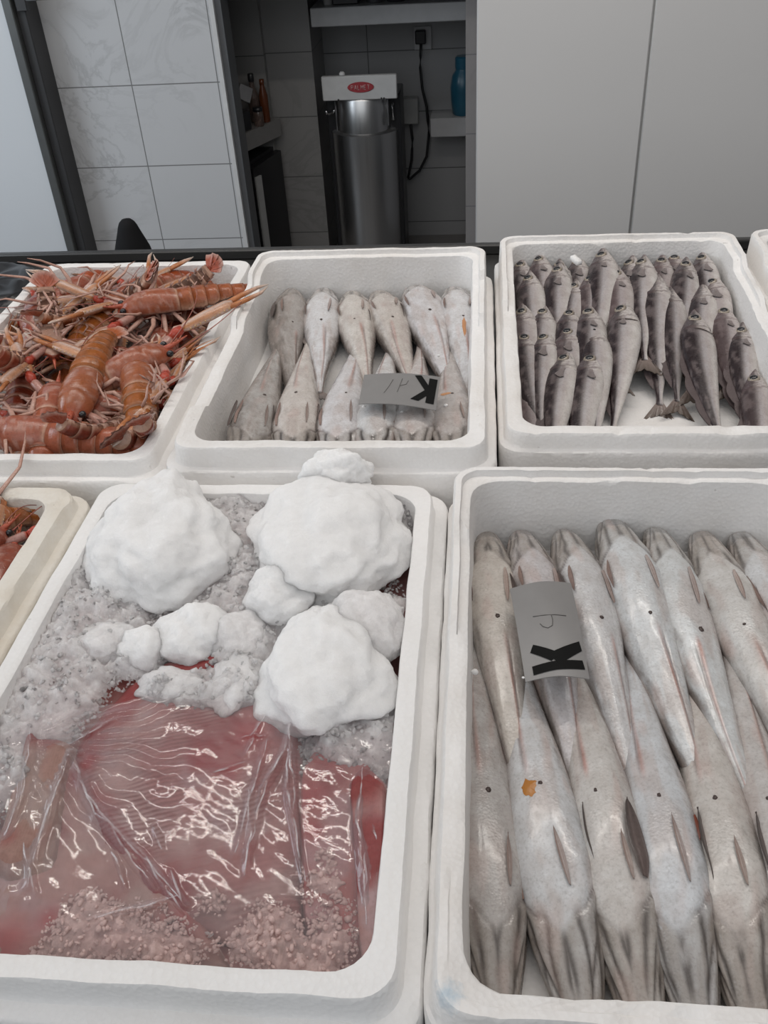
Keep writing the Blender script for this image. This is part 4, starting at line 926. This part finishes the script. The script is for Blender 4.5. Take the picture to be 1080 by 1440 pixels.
# ------------------------------------------------------------------ the room
def struct(o, **k): o['kind'] = 'structure'; return o
def slab(name, a, b, mat, bev=0):
    m = MB(); m.box(a, b, bev=bev); return struct(m.build(name, mat, None, False, None, False))
def tile_mat(name, base, x0, w, z0, h, veins=.5, rough=.22, g=.004, gc=(.22, .22, .22)):
    t = NT(name); co = t.coord(); sp = t.n('ShaderNodeSeparateXYZ'); t.l(co, sp.inputs[0])
    def line(c, o, s):
        fr = t.math('FRACT', t.math('DIVIDE', t.math('SUBTRACT', c, o-50*s), s)); a = t.math('ABSOLUTE', t.math('SUBTRACT', fr, .5))
        return t.math('GREATER_THAN', a, .5-g/2/s)
    gr = t.math('MAXIMUM', line(sp.outputs[0], x0, w), line(sp.outputs[2], z0, h))
    n1 = t.noise(3.2, 8, .62, co, 1.6); vein = t.ramp(n1, [(.46, (0, 0, 0)), (.5, (1, 1, 1)), (.535, (0, 0, 0))])
    msk = t.ramp(t.noise(1.7, 3, .5, co), [(.45, (0, 0, 0)), (.65, (1, 1, 1))]); f = t.math('MULTIPLY', t.math('MULTIPLY', vein, msk), veins)
    c = t.mixc(f, base, tuple(k*.45 for k in base)); c = t.mixc(t.math('MULTIPLY', t.noise(2.4, 3, .5, co), .25), c, tuple(k*.8 for k in base))
    c = t.mixc(gr, c, gc); nm = t.bump(t.math('SUBTRACT', 1.0, gr), .4, .002)
    return t.pbr(c, rough, 0, .5, nm)
M['tileL'] = tile_mat('marble_wall_tile', (.60, .605, .615), -.805, .318, .862, .284, .40)
M['tileP'] = tile_mat('shade_darkened_tile', (.24, .235, .23), -.07, .50, .862, .243, .35, .3, .004, (.09, .09, .09))  # alcove shade put into the base colour of these tiles
M['tileB'] = tile_mat('shade_darkened_back_tile', (.30, .30, .305), -.032, .50, .80, .245, .1, .28, .004, (.10, .10, .10))  # base colour darkened too, to carry the shade of the alcove
M['tileR'] = tile_mat('pier_tile', (.36, .34, .335), .0, .7, .882, .276, .2, .35)
M['floor'] = plain('dark_floor_tile', (.16, .15, .145), .35)
M['ceil'] = plain('ceiling_paint', (.70, .70, .69), .8)
M['dark'] = plain('counter_top_dark', (.030, .029, .028), .38, 0, .5, (160, .1))
M['post'] = plain('grey_aluminium', (.155, .16, .158), .38, .55)
M['post2'] = plain('dark_rubber_edge', (.040, .040, .042), .5)
M['trimw'] = plain('white_edge_trim', (.62, .62, .62), .4)
M['jamb'] = plain('dark_jamb', (.115, .12, .128), .45)
M['stone'] = plain('grey_stone_slab', (.40, .40, .405), .3, 0, .5, (60, .05))
M['stone2'] = plain('dark_stone_slab', (.20, .195, .19), .35)
M['black'] = plain('black_plastic', (.014, .014, .016), .35)
M['matt'] = plain('matte_black', (.008, .008, .009), .75, 0, .2)
def panel_mat(name, base, rough):
    t = NT(name); co = t.coord(); n = t.noise(2.2, 3, .5, co); n2 = t.noise(160, 3, .5, co)
    c = t.mixc(t.math('MULTIPLY', n, .35), base, tuple(k*.86 for k in base))
    return t.pbr(c, rough, 0, .5, t.bump(n2, .04, .001))
M['panel'] = panel_mat('coldroom_panel', (.70, .69, .68), .24)
M['whitedoor'] = panel_mat('white_door', (.70, .725, .75), .35)
def steel(name, base, rough, aniso=0):
    t = NT(name); mp = t.n('ShaderNodeMapping'); mp.inputs['Scale'].default_value = (240, 240, 3); t.l(t.coord(), mp.inputs[0]); n = t.noise(1, 3, .6, mp.outputs[0])
    c = t.mixc(n, tuple(k*.85 for k in base), base); rg = t.math('MULTIPLY_ADD', n, .15, rough-.05)
    return t.pbr(c, rg, 1.0, .5, t.bump(n, .05, .0005))
M['steel'] = steel('brushed_steel', (.58, .58, .58), .30); M['steelD'] = steel('dark_steel', (.30, .30, .31), .34)
M['zinc'] = plain('bright_sheet_metal', (.66, .66, .655), .36, .35, .5, (50, .06))
M['red'] = plain('red_badge', (.34, .045, .055), .35); M['pinkw'] = plain('pale_pink_letters', (.55, .33, .33), .4)
M['blue'] = plain('blue_plastic_bottle', (.02, .105, .165), .3); M['cable'] = plain('black_cable', (.012, .012, .013), .5)
M['grey'] = plain('grey_plastic', (.33, .33, .325), .5); M['amber'] = plain('amber_sauce', (.10, .028, .010), .25); M['chrome'] = plain('chrome', (.75, .75, .76), .12, 1)
def glass_mat():
    t = NT('bottle_glass'); return t.pbr((.30, .22, .19), .08, 0, .5, None, 0, 0, .75, ior=1.45)
M['glass'] = glass_mat()
slab('floor', (-3.2, -2.6, -.05), (3.2, 4.6, 0), M['floor'])
slab('ceiling', (-3.2, -.2, 2.75), (3.2, 4.6, 2.80), M['ceil'])
# counter: dark top with a turned-up back edge, on a dark base
m = MB(); m.box((-1.9, -.12, .765), (1.9, 1.675, .800), bev=.004); top = m.build('counter', M['dark'], None, True, 40)
tag(top, 'long dark counter under all the foam boxes', 'counter')
m = MB(); m.box((-1.9, 1.655, .800), (1.9, 1.675, .822), bev=.003); m.build('back_lip', M['dark'], top, True, 40)
m = MB(); m.box((-1.85, 0, .10), (1.85, 1.6, .765)); m.build('counter_base', M['stone2'], top, False)
m = MB(); m.box((-1.80, .05, 0), (1.80, 1.55, .10)); m.build('plinth', M['post2'], top, False)
# left: white door leaf, grey frame, tiled wall
YL = 3.2
slab('wall_left', (-1.12, YL, 0), (-.478, YL+.10, 2.75), M['tileL'])
slab('trim_1', (-.478, YL-.006, 0), (-.462, YL+.10, 2.75), M['trimw'])
slab('trim_2', (-.462, YL+.012, 0), (-.440, YL+.115, 2.75), M['jamb'])
slab('trim_3', (-1.150, 3.07, 0), (-1.118, 3.13, 2.75), M['post'], .003)
slab('trim_4', (-1.118, 3.095, 0), (-1.084, 3.22, 2.75), M['post2'], .003)
slab('door_1', (-2.6, 3.085, .01), (-1.150, 3.125, 2.70), M['whitedoor'], .003)
slab('wall_far_left', (-3.2, 3.2, 0), (-1.12, 3.3, 2.75), M['ceil'])
hg = empty('door_latch', (-1.07, 3.075, 1.135)); tag(hg, 'small dark metal latch on the grey door frame at the top left', 'latch')
m = MB(); m.box((-.035, 0, -.006), (.002, .03, .06), bev=.002); m.build('latch_body', M['post2'], hg, True, 40)
m = MB(); m.box((0, .004, .022), (.042, .022, .052), bev=.002); m.build('latch_arm', M['post'], hg, True, 40)
# right: two cold-room panels with a seam
m = MB(); m.box((.436, 2.6, 0), (.9165, 2.68, 2.75), bev=.004); struct(m.build('wall_right', M['panel'], None, True, 40))
m = MB(); m.box((.9205, 2.6, 0), (1.60, 2.68, 2.75), bev=.004); struct(m.build('wall_right_outer', M['panel'], None, True, 40))
slab('wall_far_right', (1.60, 2.6, 0), (3.2, 2.7, 2.75), M['panel'])
slab('trim_5', (.914, 2.606, 0), (.923, 2.66, 2.75), M['grey'])
slab('wall_pier', (.393, 3.4, 0), (.60, 4.10, 2.75), M['tileR'])
# alcove
slab('wall_back', (-.75, 4.0, 0), (.60, 4.08, 2.75), M['tileB'])
slab('wall_column', (-.41, 3.70, 0), (-.222, 4.0, 2.75), M['tileP'])
slab('wall_alcove_left', (-.80, 3.30, 0), (-.72, 4.0, 2.75), M['tileP'])
slab('light_blocker_over_alcove', (-.478, 3.21, 1.16), (.436, 3.42, 2.75), M['ceil'])  # unseen bulkhead, added to keep front light out of the alcove
slab('trim_6', (-.74, 3.66, 0), (-.41, 3.72, 2.75), M['tileP'])
# stone shelf across the top with odds and ends
m = MB(); m.box((-.195, 3.58, .965), (.393, 4.0, 1.030), bev=.003); tag(m.build('shelf', M['stone'], None, True, 40), 'thick grey stone shelf above the steel machine', 'shelf')
def small(name, label, cat, loc, prof, mat, n=24, group='things on the stone shelf'):
    m = MB(); m.lathe(prof, n=n); o = m.build(name, mat, None, True, 40); o.location = loc; return tag(o, label, cat, group)
small('jar', 'white jar standing at the left end of the stone shelf', 'jar', (-.135, 3.66, 1.030), [(.016, 0), (.018, .004), (.018, .06), (.013, .068), (.013, .085)], M['grey'])
m = MB(); m.box((-.05, -.03, 0), (.05, .05, .12), bev=.004); o = m.build('storage_box', M['black'], None, True, 40); o.location = (-.065, 3.66, 1.030); tag(o, 'black box on the stone shelf, right of the white jar', 'box', 'things on the stone shelf')
small('steel_can', 'dull metal can on the stone shelf in the middle', 'can', (.045, 3.66, 1.030), [(.03, 0), (.032, .003), (.032, .10), (.030, .103)], M['steelD'])
small('canister', 'dark canister on the stone shelf, right of the metal can', 'can', (.125, 3.67, 1.030), [(.034, 0), (.036, .003), (.036, .10), (.030, .11)], M['black'])
# steel machine: rectangular head over an upright cylinder
mc = empty('fish_scaling_machine', (-.023, 3.66, 0)); tag(mc, 'upright stainless steel drum machine with a red oval badge on its box head', 'machine')
m = MB(); m.box((-.147, -.11, .708), (.147, -.088, .797), bev=.003); hd = m.build('head_box', M['zinc'], mc, True, 40)
m = MB(); m.lathe([(.106, .576), (.110, .579), (.110, .70), (.106, .707)], n=48); m.build('upper_collar', M['steel'], mc, True, 40)
m = MB(); m.lathe([(.136, .02), (.140, .03), (.140, .572), (.132, .578), (.10, .58)], (0, .02, 0), n=64); dr = m.build('drum', M['steel'], mc, True, 40)
m = MB(); m.box((-.150, -.02, .02), (.150, .17, .707), bev=.004); m.build('housing', M['black'], mc, True, 40)
m = MB()
for a in range(3): m.lathe([(.022, 0), (.022, .02)], (.09*cos(a*2.1), .02+.09*sin(a*2.1), 0), 12)
m.build('foot', M['black'], mc)
m = MB()
vs = [(.052*cos(2*pi*k/40), 0, .0195*sin(2*pi*k/40)) for k in range(40)]
m.add([(x, -.1125, z+.755) for x, y, z in vs]+[(x*.96, -.1145, z*.94+.755) for x, y, z in vs], [(k, (k+1) % 40, 40+(k+1) % 40, 40+k) for k in range(40)]+[tuple(range(40, 80))])
bd = m.build('badge', M['red'], hd, False); bd['label'] = 'red oval badge with pale lettering'
bd.location.x = .006
# lettering of the badge in small raised strokes: P A L M E T
ST = {'P': [((0, 0), (0, 1)), ((0, 1), (.8, .95)), ((.8, .95), (.8, .55)), ((.8, .55), (0, .5))], 'A': [((0, 0), (.45, 1)), ((.45, 1), (.9, 0)), ((.2, .35), (.7, .35))], 'L': [((0, 1), (0, 0)), ((0, 0), (.7, 0))],
      'M': [((0, 0), (0, 1)), ((0, 1), (.45, .4)), ((.45, .4), (.9, 1)), ((.9, 1), (.9, 0))], 'E': [((0, 0), (0, 1)), ((0, 1), (.75, 1)), ((0, .5), (.6, .5)), ((0, 0), (.75, 0))], 'T': [((0, 1), (.9, 1)), ((.45, 1), (.45, 0))]}
m = MB(); x = -.037
for chh in 'PALMET':
    for (a, b) in ST[chh]:
        m.tube([(x+a[0]*.0095, -.1150, .747+a[1]*.016), (x+b[0]*.0095, -.1150, .747+b[1]*.016)], .0013, 6)
    x += .0128
tx = m.build('lettering', M['pinkw'], hd); tx.location.x = .006
m = MB()
for xx in (.085, .095, -.085): m.tube([(xx, -.115, .712), (xx, -.108, .712)], .0035, 8)
m.build('screw', M['black'], hd)
m = MB(); m.box((.100, -.075, .60), (.108, -.06, .70), bev=.002); m.box((-.108, -.075, .585), (-.102, -.06, .70), bev=.002); m.build('side_strip', M['steelD'], mc, True, 40)
m = MB(); m.tube([(.122, -.03, .61), (.122, -.045, .615), (.122, -.045, .675), (.122, -.03, .68)], .004, 8); m.build('handle', M['chrome'], mc)
m = MB(); m.tube([(-.148, -.03, .648), (-.135, -.06, .648), (-.118, -.075, .655), (-.108, -.085, .668)], .004, 8); m.ell((-.150, -.028, .648), (.006, .006, .009)); m.build('latch', M['chrome'], mc)
m = MB(); m.lathe([(.010, 0), (.012, .003), (.012, .016), (.006, .022)], (-.068, -.075, .785), 16); m.build('top_knob', M['trimw'], mc); mc.children[-1]['label'] = 'white knob on top'
# plug, cable, switch box
W = 4.0
pl = empty('power_plug', (.197, 3.985, .856)); tag(pl, 'black plug high on the back wall with its cable hanging in a loop', 'plug')
m = MB(); m.box((-.022, -.035, -.028), (.022, .0, .024), bev=.004); m.build('plug_body', M['black'], pl, True, 40)
m = MB(); m.box((-.03, .002, -.055), (.045, .015, .035), bev=.003); m.build('socket_plate', M['stone'], pl, True, 40)
pts = [(592, 62), (591, 95), (594, 125), (600, 150), (603, 190), (600, 220), (590, 240), (576, 252), (574, 250), (579, 225), (580, 195), (577, 170)]
f = []
for i, (a, b) in enumerate(pts): p = PY(a, b, 3.965); f.append(p-Vector(pl.location))
m = MB(); m.tube([x_ for i in range(len(f)-1) for x_ in (f[i], f[i].lerp(f[i+1], .5))]+[f[-1]], .0058, 8); m.build('cable', M['cable'], pl)
m = MB(); m.box((-.037, -.05, -.053), (.037, 0, .053), bev=.004); o = m.build('switch_box', M['grey'], None, True, 40); o.location = (.142, 3.999, .566); tag(o, 'grey switch box on the back wall beside the steel machine', 'switch box')
# low ledge with blue bottle
m = MB(); m.box((.235, 3.86, .478), (.392, 3.999, .556), bev=.003); tag(m.build('ledge', M['stone'], None, True, 40), 'low stone ledge at the right of the back wall under the blue bottle', 'ledge')
m = MB(); m.lathe([(.040, 0), (.046, .006), (.052, .06), (.054, .11), (.046, .155), (.032, .175), (.030, .185)], n=32); b = m.build('bottle', M['blue'], None, True, 40); b.location = (.375, 3.92, .556)
m = MB(); m.lathe([(.032, .180), (.034, .184), (.034, .222), (.028, .228)], n=24); m.build('cap', M['blue'], b, True, 40); tag(b, 'blue plastic bottle on the low ledge half behind the tiled pier', 'bottle')
# side counter with clutter, small fridge below
A = Vector((-.515, 3.325)); B = Vector((-.372, 3.655)); d = (B-A).normalized(); nn = Vector((-d.y, d.x))
def prism(mb, z0, z1, A=A, B=B, dep=.25):
    q = [A, B, B+nn*dep, A+nn*dep]; mb.add([(p.x, p.y, z0) for p in q]+[(p.x, p.y, z1) for p in q], [(0, 1, 5, 4), (1, 2, 6, 5), (2, 3, 7, 6), (3, 0, 4, 7), (4, 5, 6, 7), (3, 2, 1, 0)])
m = MB(); prism(m, .560, .628, A-d*.02); tag(m.build('side_counter', M['stone2'], None, False), 'dark stone side counter with bottles and pans in the alcove', 'counter')
fr = empty('small_fridge', (-.43, 3.45, 0)); tag(fr, 'small black fridge with a steel handle strip under the side counter', 'fridge')
A2 = Vector((-.462, 3.40)); B2 = Vector((-.395, 3.66))
m = MB(); A_, B_ = A2-Vector((-.43, 3.45)), B2-Vector((-.43, 3.45)); prism(m, .02, .515, A_+nn*.02, B_+nn*.02, .2); m.build('cabinet', M['black'], fr, False)
m = MB(); prism(m, .03, .500, A_-nn*.012+d*.0, B_-nn*.012, .028); dd = m.build('door', M['black'], fr, False)
m = MB(); prism(m, .05, .465, A_-nn*.018+d*.006, A_-nn*.018+d*.045, .008); m.build('handle', M['grey'], dd, False)
m = MB(); m.box((-.02, -.02, 0), (.02, .1, .02)); m.build('foot', M['black'], fr, False)
def on(p, yy): q = PY(*p, yy); return q
b = empty('bottle', on((355, 128), 3.60)); b.location.z = .63; tag(b, 'clear brown-tinted bottle with a black cap at the back of the side counter', 'bottle', 'bottles on the side counter')
m = MB(); m.lathe([(.020, 0), (.022, .004), (.022, .10), (.010, .135), (.009, .155)], n=20); m.build('glass_body', M['glass'], b, True, 40)
m = MB(); m.lathe([(.011, .150), (.012, .152), (.012, .178), (.010, .180)], n=16); m.build('cap', M['black'], b)
def obj_at(px, yy, z): q = PY(*px, yy); return (q.x, q.y, z)
b = empty('sauce_bottle', obj_at((372, 150), 3.60, .628)); tag(b, 'orange-brown sauce bottle next to the column', 'bottle', 'bottles on the side counter')
m = MB(); m.lathe([(.016, 0), (.018, .004), (.018, .10), (.010, .13), (.008, .145)], n=20); m.build('bottle_body', M['amber'], b, True, 40)
m = MB(); m.lathe([(.009, .140), (.010, .141), (.010, .160)], n=14); m.build('cap', M['amber'], b)
b = empty('jar', obj_at((363, 160), 3.54, .628)); tag(b, 'dark jar in front of the brown-tinted bottle', 'jar', 'jars on the side counter')
m = MB(); m.lathe([(.018, 0), (.02, .003), (.02, .05), (.017, .056)], n=20); m.build('jar_body', M['glass'], b, True, 40)
m = MB(); m.lathe([(.019, .055), (.019, .07)], n=20); m.build('lid', M['black'], b)
m = MB(); m.box((-.055, -.03, 0), (.035, .04, .075), bev=.005); o = m.build('appliance', M['black'], None, True, 40); o.location = obj_at((338, 175), 3.47, .628); o.rotation_euler.z = 1.1; tag(o, 'low black appliance on the side counter', 'appliance')
m = MB(); m.box((-.028, -.004, 0), (.028, .004, .06), bev=.002); o = m.build('metal_tray', M['steelD'], None, True, 40); p = PY(342, 142, 3.47); o.location = p; o.rotation_euler = (-.5, .5, .4); tag(o, 'small metal tray leaning on the black appliance', 'tray')
tp = empty('tap', obj_at((318, 195), 3.42, .628)); tag(tp, 'chrome tap behind the dark door jamb', 'tap')
m = MB(); m.tube([(0, 0, 0), (0, 0, .10), (.004, 0, .125), (.018, 0, .14), (.034, 0, .138)], .006, 10); m.build('spout', M['steelD'], tp)
m = MB(); m.ell((.036, 0, .137), (.009, .007, .007)); m.build('nozzle', M['chrome'], tp)
# black cone behind the counter, black bag on the counter
m = MB(); m.lathe([(.075, 0), (.074, .02), (.060, .60), (.050, .70), (.0455, .722), (.036, .748), (.0285, .768), (.0245, .780), (.0195, .790), (.012, .797), (.0, .799)], n=36); o = m.build('black_cone', M['matt'], None, True, 60); p = PY(182, 330, 1.95); o.location = (p.x, 1.95, 0)
tag(o, 'matte black rounded cone sticking up behind the counter in front of the marble tiles', 'cone')
m = MB()
def bagf(u, v):
    a = 2*pi*v; r_ = sin(pi*(.06+.94*u)/2)**.6; x = .115*cos(a)*r_; y = .13*sin(a)*r_; z = .105*(1-u**3)
    k = 1+.12*FB(cos(a)*2+u*3, sin(a)*2, u*4, 4)+.05*abs(N3(cos(a)*7, sin(a)*7, u*9)); return Vector((x*k, y*k, z*(1+.1*N3(a*2, u*4, 1))))
m.grid(bagf, 36, 72)
o = m.build('plastic_bag', M['black'], None, True); o.location = (-.487, 1.30, .80); tag(o, 'crumpled glossy black plastic bag at the left of the langoustine box', 'bag')
# ------------------------------------------------------------------ light
def area(name, loc, tgt, sx, sy, power, col=(1, 1, 1), spread=None):
    l = bpy.data.lights.new(name, 'AREA'); l.shape = 'RECTANGLE'; l.size = sx; l.size_y = sy; l.energy = power; l.color = col
    o = bpy.data.objects.new(name, l); COL.objects.link(o); o.location = loc
    o.rotation_euler = (Vector(tgt)-Vector(loc)).to_track_quat('-Z', 'Y').to_euler()
    if spread: l.spread = spread
    return o
area('shopfront_daylight', (-.6, -2.4, 2.5), (0, 1.0, .7), 4.2, 2.4, 50, (.93, .97, 1.0))
area('ceiling_panel', (.25, .45, 2.70), (.25, .45, 0), 4.6, 2.6, 36, (1, .95, .92))
area('ceiling_tube', (.95, 1.35, 2.68), (.95, 1.35, 0), 1.2, .06, 10, (1, .94, .87))
area('ceiling_tube', (-.45, 1.35, 2.68), (-.45, 1.35, 0), 1.2, .06, 8, (1, .94, .87))
area('left_door_fill', (-2.9, 1.2, 1.9), (-1.2, 3.2, 1.0), 1.6, 1.4, 46, (.82, .91, 1.0))  # added bluish fill that brightens the left door, no window seen
w = bpy.data.worlds.new('world'); SC.world = w; w.use_nodes = True; bg = w.node_tree.nodes['Background']; bg.inputs[0].default_value = (.80, .86, .95, 1); bg.inputs[1].default_value = .16
vs_ = SC.view_settings; vs_.view_transform = 'Standard'; vs_.look = 'None'; vs_.exposure = -0.38; vs_.gamma = 1.0; vs_.use_curve_mapping = False
